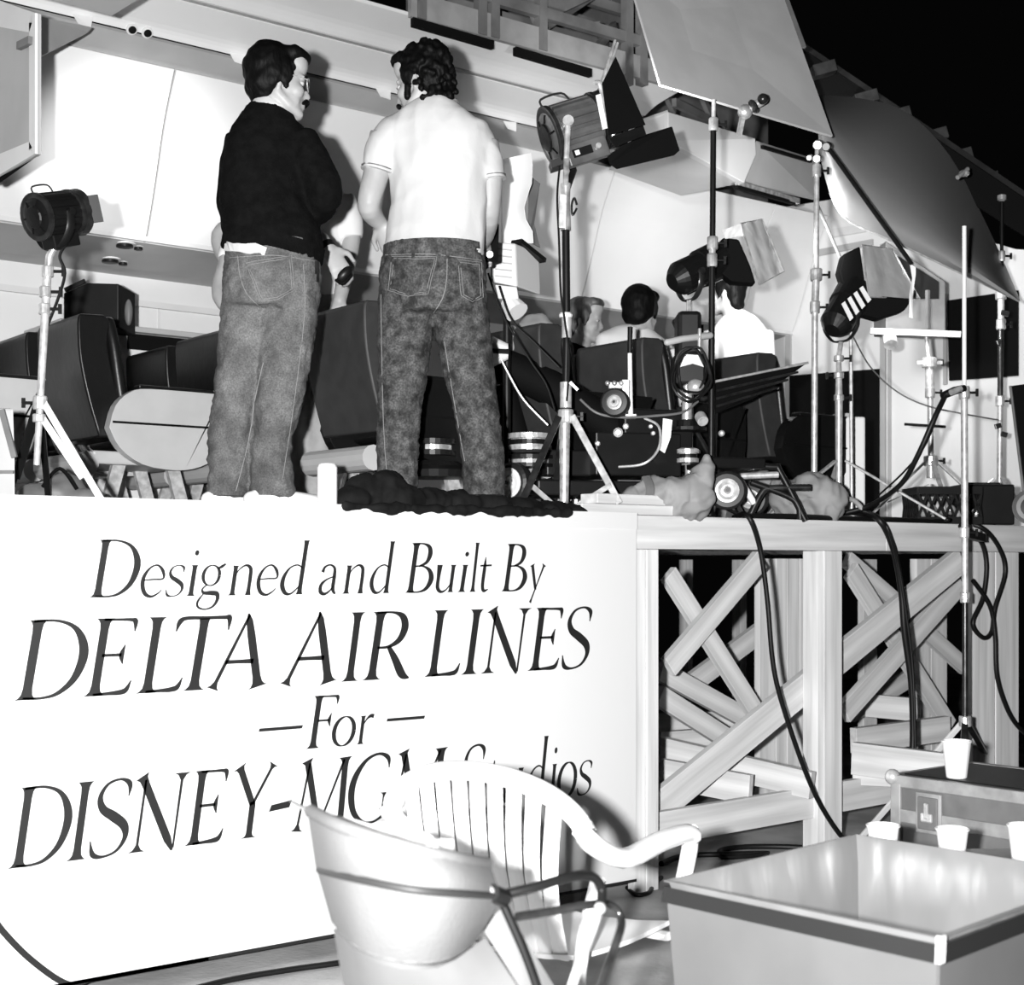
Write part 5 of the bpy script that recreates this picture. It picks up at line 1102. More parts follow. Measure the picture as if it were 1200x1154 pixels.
b = MB(); b.prism([P(803, 415, D=ED - .15), P(818, 416, D=ED - .15), P(825, 430, D=ED - .17), P(812, 426, D=ED - .17), P(797, 430, D=ED - .17)], FW * .005); b.build('tape_strip', M_PAPER, fc)
b = MB(); b.ell(P(815, 453, D=ED - .12), (.04, .035, .035), (RT, FW, UP)); b.build('lens_turret', M_CHROME, fc, smooth=True); b = MB(); b.cyl(P(820, 487, D=ED - .1), P(824, 494, D=ED - .14), .026); b.build('motor', M_ALU, fc, bevel=.004)
b = MB(); b.lathe(P(805, 505, D=ED), UP, [(0, .09), (.015, .09), (.02, .05), (.05, .045)], 20); b.build('mount_plate', M_BLACK, fc)
# script board
sb = thing('script_board', 'thin black angled board with bright edge right of the film camera', 'board', P(890, 450, D=7.0))
b = MB(); b.prism([P(838, 447, D=6.9), P(946, 425, D=7.1), P(915, 448, D=7.05), P(880, 468, D=6.95), P(838, 485, D=6.85)], FW * .012); b.build('board', M_BLACKM, sb); b = MB(); b.cyl(P(838, 447, D=6.88), P(947, 425, D=7.08), .006); b.build('edge', M_ALU, sb)
for k in range(3): b = MB(); b.cyl(P(840, 458 + 9 * k, D=6.85), P(935 - 12 * k, 436 + 9 * k, D=7.03), .006); b.build('wire', M_DARKMET, sb)
b = MB(); b.cyl(P(838, 480, D=6.9), P(836, 560, D=6.95), .012); b.build('support', M_BLACK, sb)
# cream video console with paper hood
VD = 6.55
vc = thing('video_console', 'cream slotted video console with a curled paper hood, right of the white polo', 'console', P(600, 320, D=VD))
b = MB(); b.prism([P(574, 283, D=VD), P(604, 285, D=VD), P(606, 336, D=VD), P(574, 330, D=VD)], FW * .2 + RT * .11); b.build('housing', M_BEIGE, vc, bevel=.008)
for k in range(5): b = MB(); b.beam(P(580, 291 + 8 * k, D=VD - .004), P(600, 293 + 8 * k, D=VD - .004), .005, .008); b.build('slot', M_GREY, vc)
b = MB(); b.beam(P(605, 283, D=VD + .05), P(634, 306, D=VD + .2), .02, .06); b.build('bracket', M_BLACK, vc)
b = MB(); b.prism([P(580, 333, D=VD), P(606, 336, D=VD), P(608, 350, D=VD), P(584, 350, D=VD)], FW * .15); b.build('neck', M_BEIGE, vc, bevel=.006)
b = MB(); b.tube([P(596, 352, D=VD + .05), P(606, 366, D=VD + .02)], [.04, .055], 14); b.build('lamp_cup', M_PLAST, vc)
g = []
for j in range(8):
    y = 187 + 14 * j; w_ = (0, 2, 1, -4, -8, -6, 2, 3)[j]; g.append([P(588 + (k / 4) * (34 + w_), y - 2 * k * (j < 2), D=VD + .06 + .05 * math.sin(k * .9) + .01 * j) for k in range(5)])
b = MB(); b.sheet(g, .003); b.build('paper_hood', M_PAPER, vc, smooth=True)
b = MB(); b.prism([P(620, 205, D=VD + .22), P(633, 215, D=VD + .25), P(626, 262, D=VD + .25), P(633, 290, D=VD + .25), P(618, 282, D=VD + .22)], FW * .01); b.build('dark_panel', M_DGREY, vc)
pole(vc, [(P(594, 350, D=VD + .1), .018), (zt(P(594, 598, D=VD + .1), ZS), .018)], 'stand_pole', M_BLACK); b = MB(); b.lathe(zt(P(594, 598, D=VD + .1), ZS), UP, [(0, .11), (.02, .11), (.03, .03)], 18); b.build('stand_base', M_BLACK, vc)
for pts in ([(572, 320), (590, 370), (620, 420), (640, 450), (650, 480)], [(585, 335), (600, 375), (625, 400), (655, 430)], [(577, 400), (598, 442), (615, 470), (642, 498)]):
    b = MB(); b.tube(smooth3([P(x, y, D=VD - .08) for x, y in pts]), .005, 6); b.build('cable', M_RUBBER if pts[0][0] != 577 else M_ALU, vc, smooth=True)
pc = thing('paper_cup', 'white paper cup lying with a dark band left of the dolly arm', 'cup', P(588, 415, D=6.5))
b = MB(); b.lathe(P(577, 412, D=6.5), (P(597, 412, D=6.5) - P(577, 412, D=6.5)), [(0, .07), (.07, .035), (.072, .02)], 16); b.build('cone', M_PLAST, pc); b = MB(); b.beam(P(574, 411, D=6.42), P(596, 412, D=6.45), .02, .02); b.build('band', M_BLACK, pc)
# bags, planks, crate, can, black cloth
def blob(name, label, cat, D_, lumps, m, amp=.02, extra=None, wr=9):
    r = thing(name, label, cat, zt(P(lumps[0][0], 600, D=D_), ZS)); b = MB()
    for px, py, a, c, d in lumps: b.ell(P(px, py, D=D_), (a, d, c), (RT, FW, UP))
    b.build('cloth', m, r, remesh=.010, sm=5, wr=(amp, wr, 1, 1)); return r
sg = blob('sandbag', 'pale canvas sandbag slumped beside the flag pole on the stage edge', 'bag', 6.5, [(748, 590, .07, .06, .06), (768, 582, .09, .08, .08), (792, 582, .09, .075, .09), (812, 582, .08, .09, .08), (824, 566, .04, .075, .05), (829, 546, .016, .05, .025), (800, 594, .11, .045, .08)], M_BAG, .028, None, 8)
b = MB(); b.tube(smooth3([P(757, 558, D=6.44), P(762, 572, D=6.40), P(760, 592, D=6.40)]), (.02, .004), 8, wide=RT); b.build('strap', M_CANVAS, sg)
sg2 = blob('sandbag', 'grey sandbag saddled under the chrome reflector stand', 'bag', 7.15, [(930, 585, .10, .08, .07), (965, 584, .10, .09, .08), (948, 598, .16, .06, .09), (950, 574, .09, .07, .07)], M_BAG, .028, None, 8)
for i, (x0_, x1_, y, h, dd, lab) in enumerate([(672, 783, 600, .045, 0, 'pale short plank lying lowest on the stage edge'), (690, 778, 588, .045, .02, 'pale short plank on top of another on the stage edge')]):
    b = MB(); p, q = P(x0_, y, Y=YS + .07 + dd), P(x1_, y, Y=YS + .07 + dd); z = ZS + h * (i + .5) + .001; p.z = q.z = z; b.beam(p, q, h - .002, .11, wide=UP); tag(b.build('plank', M_WOODX, None, bevel=.004, loc=(p + q) / 2), lab, 'plank', 'planks on the stage edge')
cr = thing('milk_crate', 'black plastic milk crate full of hardware near the right end of the stage', 'crate', zt(P(1110, 605, D=7.9), ZS))
c0_ = zt(P(1076, 610, D=7.75), ZS); c1_ = zt(P(1150, 610, D=7.75), ZS); vx_ = c1_ - c0_; L_ = vx_.length; vx_.normalize(); vy = UP.cross(vx_); Hc = .20
for (o_, d_, l_) in ((c0_, vx_, L_), (c0_ + vy * .3, vx_, L_), (c0_, vy, .3), (c1_, vy, .3)):
    for z, h in ((.02, .04), (Hc - .02, .04)): b = MB(); b.beam(o_ + UP * z, o_ + d_ * l_ + UP * z, h, .014); b.build('rim', M_BLACK, cr)
    n = 7
    for k in range(n):
        for s_ in (-1, 1):
            a = o_ + d_ * (l_ * (k + .5 - .5 * s_) / n) + UP * .04; e_ = o_ + d_ * (l_ * (k + .5 + .5 * s_) / n) + UP * (Hc - .04); b = MB(); b.beam(a, e_, .012, .010); b.build('lattice_bar', M_BLACK, cr)
b = MB(); b.box(c0_ + vx_ * L_ / 2 + vy * .15 + UP * .01, (L_ - .02, .28, .02), (vx_, vy, UP)); b.build('crate_floor', M_BLACK, cr)
b = MB()
for k in range(7): b.ell(c0_ + vx_ * (.06 + .045 * k) + vy * (.08 + .03 * (k % 3)) + UP * (.06 + .02 * (k % 2)), (.03, .03, .03), seg=8)
o = b.build('loose_hardware', M_CHROME, None, loc=c0_ + vx_ * L_ / 2 + vy * .1 + UP * .03, smooth=True, remesh=.01, sm=1); tag(o, 'heap of shiny clamps and hardware inside the black milk crate', 'hardware', kind='stuff')
bxk = thing('equipment_box', 'dark equipment box standing behind the slim floor stand at the right end of the stage', 'box', zt(P(1140, 600, D=8.05), ZS)); p = zt(P(1150, 600, D=8.0), ZS)
b = MB(); b.box(p + UP * .11, (.30, .2, .22), (RT, FW, UP)); b.build('body', M_BLACK, bxk, bevel=.01); b = MB(); b.beam(p + UP * .225 - RT * .1, p + UP * .225 + RT * .1, .02, .02); b.build('lid_handle', M_DARKMET, bxk)
pn = thing('round_pan', 'dark round pan standing at the far right end of the stage', 'pan', P(1200, 590, D=7.4)); b = MB(); b.lathe(P(1208, 594, D=7.4), -FW * .9 - RT * .3, [(0, .05), (.01, .085), (.03, .09), (.035, .085), (.02, .07)], 28); b.build('dish', M_DGREY, pn)
b = MB(); b.lathe(P(1208, 594, D=7.4), -FW * .9 - RT * .3, [(.02, .05), (.04, .05), (.045, .02)], 18); b.build('boss', M_BLACK, pn)
wc = thing('white_container', 'white plastic container standing before the dark end-wall doorway', 'container', zt(P(993, 600, D=8.1), ZS)); p = zt(P(988, 600, D=8.1), ZS); b = MB(); b.box(p + UP * .30, (.22, .12, .6), (RT, FW, UP)); b.build('body', M_PLAST, wc, bevel=.012); b = MB(); b.box(p + UP * .61, (.1, .08, .02), (RT, FW, UP)); b.build('cap', M_GREY, wc)
CY = YS + .055
cp = P(383.5, 595, Y=CY); cp.z = ZS + .001; cn = thing('tall_can', 'tall white drink can standing on the stage edge between the two men', 'can', cp); k = cp.copy()
b = MB(); b.lathe(k, UP, [(0, .030), (.006, .037), (.145, .037), (.155, .032)], 24); b.build('body', M_PLAST, cn); b = MB(); b.lathe(k + UP * .155, UP, [(0, .033), (.004, .033), (.005, .028)], 24); b.build('rim', M_GREY, cn)
b = MB(); b.beam(k + UP * .09 - FW * .037 - RT * .012 + UP * .02, k + UP * .06 - FW * .037 + RT * .012, .004, .002); b.build('printed_mark', M_GREY, cn)
bc = thing('black_cloth', 'crumpled black cloth heaped along the stage edge at the acid-washed jeans', 'cloth', zt(P(510, 598, Y=YS + .05), ZS))
b = MB()
for px, r, h, y in ((412, .07, .05, .07), (430, .09, .09, .09), (450, .10, .10, .09), (475, .10, .06, .07), (505, .10, .055, .07), (540, .11, .05, .07), (575, .11, .045, .07), (610, .11, .035, .07), (645, .10, .028, .07), (672, .06, .022, .07)):
    c = P(px, 598, Y=YS + y); c.z = ZS + h * .45; b.ell(c, (r, .065, h))
b.sheet([[P(402 + 14 * i, 590 + .45 * i, Y=YS - .022 + .006 * math.sin(i * 1.7)) for i in range(20)], [P(402 + 14 * i, 597 + .35 * i + 1.5 * math.sin(i * 2.1), Y=YS - .026 + .006 * math.sin(i * 1.3)) for i in range(20)]], .02)
b.build('fabric', mat('black_cloth', .005, .85, var=.5, scale=10, bump=.4, bscale=14, spec=.15), bc, remesh=.010, sm=4, wr=(.016, 9, 1, 1))
bc2 = thing('cable_coil', 'black coiled cable bundle lying behind the white can', 'cable', zt(P(405, 598, D=5.85), ZS)); 
for k in range(3): c = zt(P(402 + 4 * k, 590, D=5.9), ZS + .03 + .015 * k); b = MB(); b.tube([c + V((.09 * math.cos(t), .09 * math.sin(t), .01 * math.sin(3 * t))) for t in [i * math.pi / 10 for i in range(21)]], .012, 7); b.build('loop', M_RUBBER, bc2, smooth=True)
mk = thing('dark_bag', 'dark soft bag lying under the left lamp stand', 'bag', zt(P(60, 600, D=5.9), ZS)); b = MB()
for px, r, h in ((45, .09, .11), (75, .11, .14), (98, .10, .09)): b.ell(zt(P(px, 600, D=5.95), ZS + h * .5), (r, .09, h * .6))
b.build('cloth', M_DGREY, mk, remesh=.014, sm=3, wr=(.02, 9)); b = MB(); b.tube(smooth3([zt(P(50, 600, D=5.85), ZS + .10), zt(P(70, 600, D=5.82), ZS + .17), zt(P(90, 600, D=5.85), ZS + .09)]), .008, 6); b.build('strap', M_BLACKM, mk)
ec = thing('equipment_case', 'grey upright case cut by the left edge on the stage', 'case', zt(P(0, 600, D=5.15), ZS)); b = MB(); q = [P(-40, 478, D=5.2), P(16, 478, D=5.2), P(18, 540, D=5.2), zt(P(18, 600, D=5.2), ZS), zt(P(-40, 600, D=5.2), ZS)]
b.prism(q, FW * .12 - RT * .1); b.build('body', M_GREY, ec, bevel=.008); b = MB(); b.beam(P(2, 480, D=5.19), P(17, 536, D=5.19), .02, .015); b.build('edge_strip', M_DGREY, ec); b = MB(); b.beam(P(-20, 553, D=5.19), P(16, 553, D=5.19), .012, .012); b.build('seam', M_DGREY, ec)
# chair-like tube trolley at the edge
tt = thing('tube_trolley', 'bent black and chrome tube frame of a folded trolley on the stage edge', 'trolley', zt(P(915, 600, D=6.9), ZS))
for pts, m in (([(845, 545), (905, 547), (914, 553), (944, 610)], M_BLACK), ([(878, 606), (893, 577), (905, 572), (950, 571)], M_DARKMET), ([(866, 560), (884, 590)], M_PLAST), ([(868, 558), (912, 556)], M_ALU), ([(880, 565), (930, 585), (938, 608)], M_BLACK)):
    b = MB(); b.tube(smooth3([P(x, y, D=6.85) for x, y in pts]), .016, 8); b.build('tube', m, tt, smooth=True)
# ---------------------------------------------------------------- cables
def cable(label, pts, r=.010, D_=None, Y=None, m=M_RUBBER):
    q = smooth3([p if isinstance(p, V) else P(p[0], p[1], D=p[2]) if len(p) == 3 else P(p[0], p[1], Y=Y) if Y else P(p[0], p[1], D=D_) for p in pts], 7)
    b = MB(); b.tube(q, r, 8); return tag(b.build('cable', m, None, smooth=True, loc=q[0]), label, 'cable', 'loose black cables')
Yc = YS - .03
cable('black cable hanging over the stage edge across the first bay down to the middle post', [P(860, 606, Y=YS + .2), (876, 604), (890, 640), (899, 700), (905, 770), (914, 815), (935, 880), (955, 930), (975, 965), (994, 990)], .012, Y=Yc)
cable('black double cable hanging down the second bay beside the floor stand', [P(1000, 600, Y=YS + .25), (1028, 607), (1046, 640), (1056, 690), (1060, 740), (1068, 800), (1070, 860), (1068, 905)], .017, Y=Yc - .02)
cable('thin black cable running beside the double cable in the second bay', [P(1008, 602, Y=YS + .2), (1036, 612), (1052, 660), (1062, 720), (1070, 790), (1073, 900)], .008, Y=Yc - .04)
cable('black cable looping from the stage edge to a knot right of the floor stand', [P(1120, 612, Y=YS + .1), (1150, 618), (1170, 640), (1178, 670), (1166, 712), (1162, 740), (1152, 747), (1140, 730), (1152, 700), (1156, 660), (1148, 632), (1125, 616)], .013, Y=Yc)
cable('black cable running from the knot down past the right edge posts', [(1140, 680), (1160, 710), (1166, 745), (1168, 790), (1178, 825), (1192, 850), (1215, 870)], .012, Y=Yc - .03)
cable('black cable from the clamp on the floor stand back down to the stage edge', [P(1108, 463, D=6.95), P(1095, 490, D=6.9), P(1075, 535, D=6.95), P(1055, 568, D=7.1), P(1020, 592, D=7.35), P(985, 602, D=7.4)], .013)
cable('thin wire drooping from the clamp beside the thick clamp cable', [P(1106, 465, D=6.97), P(1085, 520, D=7.0), P(1060, 552, D=7.1), P(1030, 580, D=7.3)], .005)
cable('thin pale wire sagging from the right hooded lamp across the white wall', [P(1000, 395, D=7.65), P(1020, 430, D=7.9), P(1050, 458, D=8.0), P(1085, 475, D=8.0), P(1130, 485, D=8.0), P(1170, 492, D=7.7)], .004, m=M_DGREY)
cable('flat tangle of black cable lying along the right stage edge', [zt(P(870, 600, D=6.75), ZS + .01), zt(P(930, 600, D=6.95), ZS + .015), zt(P(985, 600, D=7.15), ZS + .012), zt(P(1040, 600, D=7.4), ZS + .015), zt(P(1100, 600, D=7.7), ZS + .012), zt(P(1160, 600, D=8.0), ZS + .015)], .014)
cable('black cable lying in loops on the floor below the first bay', [P(1000, 1000, Z=.012), P(940, 993, Z=.012), P(880, 992, Z=.012), P(846, 996, Z=.012), P(850, 1004, Z=.012), P(900, 1000, Z=.014), P(840, 1001, Z=.02), P(800, 1003, Z=.012), P(775, 1012, Z=.012)], .014)
cable('black cord lying on the floor below the sign beside the plastic chair', [P(735, 1040, Z=.01), P(745, 1048, Z=.01), P(760, 1046, Z=.01), P(766, 1036, Z=.01), P(775, 1028, Z=.01)], .01)
cable('long black cable lying on the floor in front of the sign', [P(170, 1175, Z=.012), P(260, 1150, Z=.012), P(340, 1136, Z=.012), P(420, 1124, Z=.012), P(520, 1100, Z=.012)], .011)
# ================================================================== foreground
# flight case and cups
tk = thing('flight_case', 'grey flight case with pale edge trim and butterfly latch at right', 'case', P(1120, 1010, D=5.5)); ZT = .62
A0 = P(1046, 907, Z=ZT); A1 = P(1262, 936, Z=ZT); vx_ = (A1 - A0); LL_ = vx_.length; vx_.normalize(); vy = UP.cross(vx_)
if vy.dot(FW) < 0: vy = -vy
DEP = .5
def tb(x, y, z, sx, sy, sz, name, m, par=None, bev=.004): b = MB(); b.box(A0 + vx_ * x + vy * y + UP * (z - ZT), (sx, sy, sz), (vx_, vy, UP)); return b.build(name, m, par or tk, bevel=bev)
tb(LL_ / 2, DEP / 2, ZT - .30, LL_, DEP, .60, 'body', M_CASE); tb(LL_ / 2, -.004, ZT - .022, LL_, .012, .045, 'edge_trim', M_CASETRIM); tb(LL_ / 2, -.004, ZT - .15, LL_, .012, .05, 'edge_trim', M_CASETRIM); tb(.02, -.005, ZT - .31, .045, .014, .56, 'edge_trim', M_CASETRIM); tb(-.004, DEP / 2, ZT - .02, .012, DEP, .045, 'edge_trim', M_CASETRIM); tb(LL_ / 2, DEP, ZT - .01, LL_, .03, .03, 'edge_trim', M_CASETRIM)
tb(LL_ / 2, DEP / 2, ZT + .002, LL_ - .06, DEP - .06, .006, 'top_panel', M_BLACK)
b = MB(); b.ell(A0 + UP * -.01, (.03, .03, .03)); b.build('ball_corner', M_ALU, tk, smooth=True)
lt_ = tb(.17, -.012, ZT - .125, .11, .014, .15, 'latch', M_CASETRIM); tb(.17, -.02, ZT - .125, .085, .01, .12, 'dish', M_CASE, lt_); tb(.17, -.028, ZT - .14, .05, .012, .035, 'butterfly', M_CHROME, lt_, .01); tb(.17, -.03, ZT - .115, .02, .012, .06, 'bolt', M_CHROME, lt_, .006)
tb(.75, -.012, ZT - .2, .16, .01, .10, 'latch', M_CASETRIM)
def cup(label, p, h, r, m=M_PLAST):
    r_ = thing('foam_cup', label, 'cup', p, 'white foam cups'); p = V(p)
    b = MB(); b.lathe(p, UP, [(0, r * .68), (.004, r * .72), (h * .96, r), (h * .97, r * 1.05), (h, r * 1.05), (h, r * .93), (h * .15, r * .66), (h * .14, .001)], 24); b.build('wall', m, r_, smooth=False)
    b = MB(); c = p + UP * h; b.tube([c + V((r * 1.03 * math.cos(t), r * 1.03 * math.sin(t), 0)) for t in [k * math.pi / 10 for k in range(21)]], .003, 6); b.build('rim', m, r_, smooth=True)
pz_ = P(1121, 911, Z=ZT + .006); cup('tall white foam cup standing on the grey flight case', pz_, .135, .052)
lc = thing('low_case', 'low dark case hidden behind the grey bin, under two white cups', 'case', P(1100, 1060, D=4.2)); q0 = P(1090, 1000, D=4.25); q0.z = 0
b = MB(); b.box(q0 + UP * .27 + RT * .05, (.75, .42, .54), (RT, FW, UP)); b.build('body', M_CASE, lc, bevel=.006); b = MB(); b.box(q0 + UP * .535 + RT * .05, (.77, .44, .02), (RT, FW, UP)); b.build('lid', M_CASETRIM, lc)
for lab, px, h in (('white foam cup peeping over the far rim of the grey bin, left one', 1035, .115), ('white foam cup peeping over the far rim of the grey bin, middle one', 1116, .105), ('white foam cup at the right edge behind the grey bin', 1200, .115)):
    p = P(px, 1000, D=4.22); p.z = .546; cup(lab, p, h, .045)
# grey bin with dark rim, open with a plastic liner
ZB = .75
cb_ = [P(1100, 1107, Z=ZB), P(781, 1039, Z=ZB), P(1003, 984, Z=ZB), P(1268, 1034, Z=ZB)]
cb_[3] = cb_[0] + (cb_[2] - cb_[1])
ctr = sum((Vector(p) for p in cb_), V((0, 0, 0))) / 4
bn = thing('plastic_bin', 'large open grey bin with dark rim and shiny plastic liner at lower right', 'bin', zt(ctr, 0))
def inset(s_, z): return [zt(ctr + (p - ctr) * s_, z) for p in cb_]
def loop(levels, name, m, par, thick=.006, smooth=False, bev=0):
    b = MB(); b.sheet([[*r, r[0]] for r in levels], thick); return b.build(name, m, par, smooth=smooth, bevel=bev)
o = loop([inset(.99, ZB - .03), inset(.86, .02)], 'outer_wall', M_BIN, bn); b = MB(); q = inset(.86, .0); b.prism(q, (0, 0, .02)); b.build('bin_floor', M_BIN, bn)
loop([inset(1.0, ZB), inset(1.012, ZB - .032)], 'rim', M_BINRIM, bn, .012)
M_LIN = mat('plastic_liner', .125, .22, var=.1, scale=5, bump=.5, bscale=7, stretch=(1, 1, .25))
N_ = 14; lin = []
for z, s_ in ((ZB + .012, 1.012), (ZB + .014, .99), (ZB - .05, .955), (ZB - .25, .91), (ZB - .5, .87), (ZB - .62, .5)):
    row = []
    c = inset(s_, z)
    for e_ in range(4):
        for k in range(N_): t = k / N_; p = c[e_] * (1 - t) + c[(e_ + 1) % 4] * t; d = (ctr - p); d.z = 0; row.append(p + d.normalized() * (.010 * math.sin(k * 2.4 + e_ + z * 9) if z < ZB else 0))
    lin.append(row + [row[0]])
b = MB(); b.sheet(lin, .002); b.build('liner', M_LIN, bn, smooth=True)
b = MB(); b.sheet([[cb_[0] + (cb_[i] - cb_[0]) * t + V((0, 0, .02 + (0 if z else -.05))) + (cb_[0] - ctr).normalized() * (.012 + .01 * z) for i, t in ((1, .014), (0, 0), (3, .02))] for z in (1, 0)], .004); b.build('corner_highlight', M_BEIGE, bn)  # pale patch on the near corner, a highlight put in as colour
# white monobloc chair
ch = thing('plastic_chair', 'white plastic garden chair with slatted arched back in front of the sign', 'chair', P(600, 1100, Z=0))
fd = (RT * .60 + FW * .80); rd = (RT * .80 - FW * .60)
arm_tip = P(806, 975, D=4.02); SC_ = 1.0
# chair frame: origin at the seat centre on the floor
org = arm_tip - fd * .22 - rd * .315; org.z = 0; AH = arm_tip.z
def cp_(r, f, z): return org + rd * r + fd * f + UP * z
SH = .40
def arch(t):   # t 0..1 from left arm back to right arm back
    a = math.pi * t; return cp_(-.33 * math.cos(a), -.27 - .05 * math.sin(a), AH - .005 + (.885 - AH) * math.sin(a) ** .75)
ap = [arch(k / 18) for k in range(19)]
left = [cp_(-.315, .24, AH - .01), cp_(-.32, .05, AH), cp_(-.33, -.15, AH - .02)]; right = [cp_(.335, -.14, AH - .012), cp_(.325, .05, AH), cp_(.315, .20, AH), cp_(.312, .24, AH - .012)]
path = smooth3(left + ap[1:-1] + right, 3)
b = MB(); b.tube(path, [(.026, .034)] * len(path), 10, wide=UP, round0=True, round1=True); b.build('back_and_arm_rail', M_PLAST, ch, smooth=True)
for k in range(9):
    x = -.235 + k * .059; t = math.acos(max(-1, min(1, -x / .33))) / math.pi; top = arch(t) - UP * .01; bot = cp_(x * .78, -.20, SH + .0); mid = (top + bot) / 2 - fd * .035
    b = MB(); b.tube(smooth3([top, mid, bot], 4), [(.0242, .005)] * 9, 8, wide=rd); b.build('slat', M_PLAST, ch, smooth=False)
seat_g = [[cp_(x, f, SH + .02 * (abs(x) / .25) ** 2 - .012 * math.cos(f * 6)) for x in (-.25, -.15, -.05, .05, .15, .25)] for f in (-.22, -.1, .02, .14, .23)]
b = MB(); b.sheet(seat_g, .012); b.build('seat', M_PLAST, ch, smooth=True, bevel=0)
b = MB(); b.tube([cp_(-.25, .23, SH - .02), cp_(.25, .23, SH - .02)], (.012, .03), 8); b.build('apron', M_PLAST, ch)
for q in (-1, 1):
    b = MB(); b.tube(smooth3([cp_(q * .312, .235, AH), cp_(q * .305, .25, AH - .05), cp_(q * .27, .25, SH), cp_(q * .30, .29, .0)], 4), [(.030, .022)] * 13, 8, wide=fd); b.build('leg', M_PLAST, ch, smooth=True)
    b = MB(); b.tube(smooth3([cp_(q * .325, -.24, AH - .05), cp_(q * .27, -.24, SH), cp_(q * .30, -.33, 0)], 4), [(.024, .018)] * 9, 8, wide=fd); b.build('leg', M_PLAST, ch, smooth=True)
    b = MB(); b.sheet([[cp_(q * .30, .05, AH - .02), cp_(q * .30, .22, AH - .02)], [cp_(q * .345, .05, AH), cp_(q * .345, .22, AH)]], .014); b.build('arm_pad', M_PLAST, ch)
# grey canvas sling chair seen from behind
cv = thing('canvas_chair', 'grey canvas-backed tube chair in the blurred foreground, seen from behind', 'chair', P(520, 1154, Z=0))
CVD = 2.35
def cvr(top, bot, bulge, rows=5, cols=11):
    g = []
    for j in range(rows):
        v = j / (rows - 1); row = []
        for i in range(cols):
            u = i / (cols - 1); a = crom(top, 8); c = crom(bot, 8); ia = u * (len(a) - 1); i0 = min(int(ia), len(a) - 2); fr2 = ia - i0
            A = [a[i0][k] + (a[i0 + 1][k] - a[i0][k]) * fr2 for k in range(3)]; ic = u * (len(c) - 1); j0 = min(int(ic), len(c) - 2); fc2 = ic - j0; C = [c[j0][k] + (c[j0 + 1][k] - c[j0][k]) * fc2 for k in range(3)]
            row.append(P(A[0] * (1 - v) + C[0] * v, A[1] * (1 - v) + C[1] * v, D=A[2] * (1 - v) + C[2] * v - bulge * math.sin(math.pi * u) * .7 - .015 * math.sin(math.pi * v)))
        g.append(row)
    return g
t0 = [(364, 950, 2.55), (400, 968, 2.36), (470, 992, 2.28), (530, 1005, 2.34), (570, 1012, 2.50)]; t1 = [(374, 1016, 2.55), (410, 1026, 2.34), (480, 1040, 2.26), (540, 1044, 2.32), (582, 1048, 2.48)]
t2 = [(376, 1022, 2.55), (410, 1031, 2.34), (480, 1044, 2.26), (540, 1049, 2.32), (584, 1052, 2.48)]; t3 = [(392, 1078, 2.55), (420, 1108, 2.38), (470, 1124, 2.32), (520, 1122, 2.35), (556, 1098, 2.46)]
for a, c, bu in ((t0, t1, .0), (t2, t3, .0)): b = MB(); b.sheet(cvr(a, c, bu), .012); b.build('back_panel', M_CANVAS, cv, smooth=True)
def cvt(pts, r, m, name, par=None): b = MB(); b.tube(smooth3([P(*p[:2], D=p[2]) for p in pts], 6), r, 8); return b.build(name, m, par or cv, smooth=True)
cvt([(x, y, d - .01) for x, y, d in [(374, 1019, 2.55), (410, 1028, 2.34), (480, 1042, 2.26), (540, 1047, 2.32), (584, 1050, 2.48)]], .0065, M_PIPE, 'piping'); cvt(t3 + [(583, 1054, 2.48)], .006, M_CASE, 'piping'); cvt(t0, .012, M_CANVAS, 'top_hem')
b = MB(); b.prism([P(338, 938, D=2.6), P(366, 950, D=2.56), P(372, 962, D=2.54)], FW * .012); b.build('corner_flap', M_CANVAS, cv)
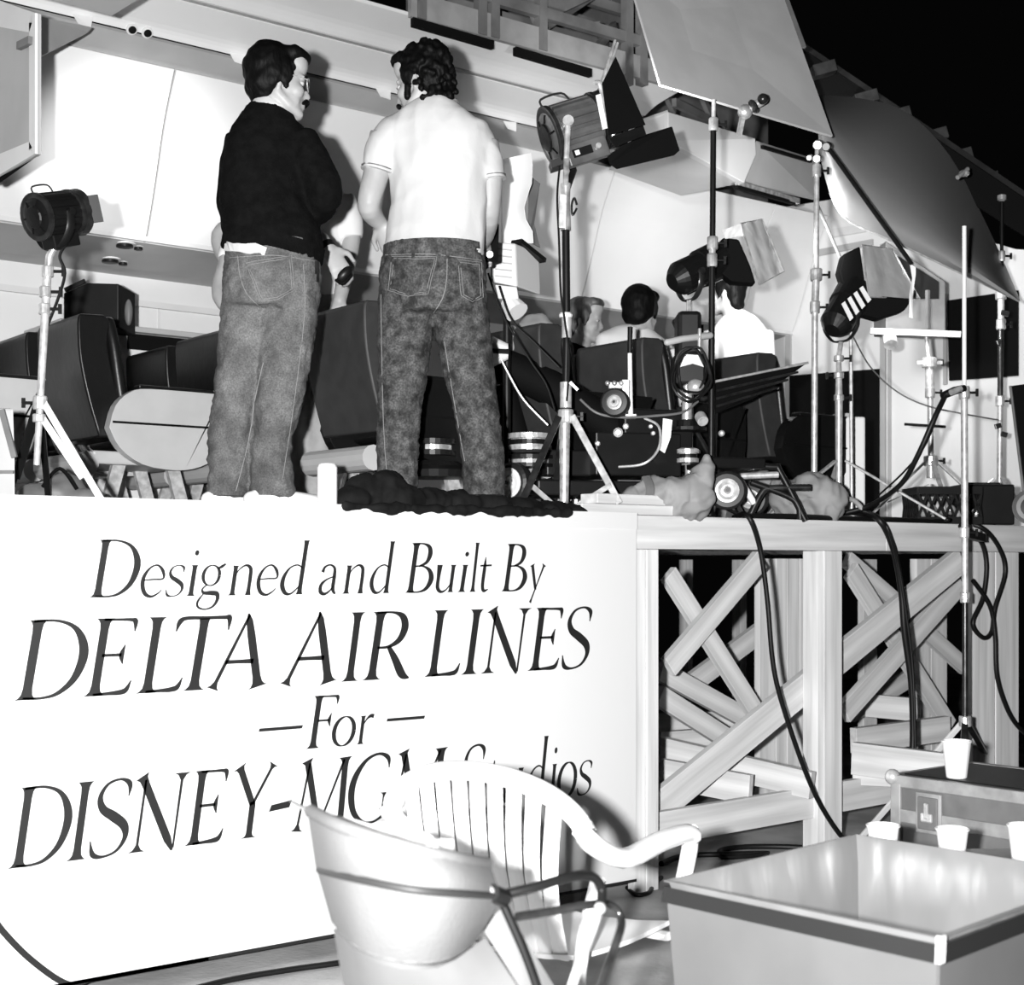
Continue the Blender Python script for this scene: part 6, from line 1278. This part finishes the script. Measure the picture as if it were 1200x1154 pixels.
# stuff lying on top of the back: crumpled paper
pp = thing('crumpled_paper', 'crumpled white paper lying over the top of the canvas chair back', 'paper', P(430, 965, D=2.6)); b = MB(); random.seed(3)
g = [[P(388 + 24 * i, 958 + 3.5 * i + 9 * j + random.uniform(-7, 7), D=2.62 - .05 * j + random.uniform(-.02, .02)) for i in range(7)] for j in range(4)]
b.sheet(g, .002); b.build('sheet', M_PAPER, pp)
low_ = [(394, 1088, 2.57), (424, 1116, 2.42), (470, 1132, 2.36), (520, 1130, 2.38), (566, 1100, 2.5)]; low2 = [(412, 1190, 2.6), (450, 1205, 2.5), (500, 1210, 2.5), (570, 1205, 2.5), (628, 1190, 2.5)]
b = MB(); b.sheet(cvr(low_, low2, 0), .010); b.build('sling_panel', mat('grey_canvas_light', .11, .8, var=.05, scale=6), cv, smooth=True)
b = MB(); b.sheet(cvr([(566, 1086, 2.5), (575, 1075, 2.5), (590, 1062, 2.52)], [(628, 1190, 2.5), (640, 1175, 2.52), (650, 1160, 2.55)], 0, cols=5), .008); b.build('side_panel', MATS['grey_canvas_light'], cv, smooth=True)
cvt([(582, 1050, 2.48), (625, 1040, 2.5), (670, 1027, 2.55), (694, 1027, 2.6), (705, 1042, 2.62), (704, 1060, 2.6)], .009, M_BLACK, 'arm_tube')
cvt([(606, 1074, 2.5), (645, 1068, 2.55), (690, 1060, 2.62), (716, 1060, 2.68), (728, 1078, 2.68), (722, 1105, 2.62), (706, 1150, 2.55), (700, 1180, 2.5)], .008, M_DARKMET, 'arm_tube'); cvt([(702, 1066, 2.6), (690, 1100, 2.55), (672, 1150, 2.5), (660, 1190, 2.45)], .009, M_CHROME, 'leg_tube'); cvt([(590, 1060, 2.5), (612, 1110, 2.5), (630, 1160, 2.5), (640, 1200, 2.5)], .008, M_BLACK, 'leg_tube')
b = MB(); b.cyl(P(575, 1046, D=2.44), P(590, 1052, D=2.48), .016); b.build('joint', M_BLACK, cv); b = MB(); b.ell(P(572, 1045, D=2.44), .011); b.build('rivet', M_CHROME, cv, smooth=True); b = MB(); b.ell(P(703, 1064, D=2.58), .011); b.build('rivet', M_CHROME, cv, smooth=True)
for q in ((408, 1190, 2.6), (640, 1195, 2.5), (700, 1180, 2.5)): b = MB(); p = P(q[0], q[1], D=q[2]); b.tube([p, zt(p, 0)], .010, 8); b.build('leg_tube', M_DARKMET, cv)
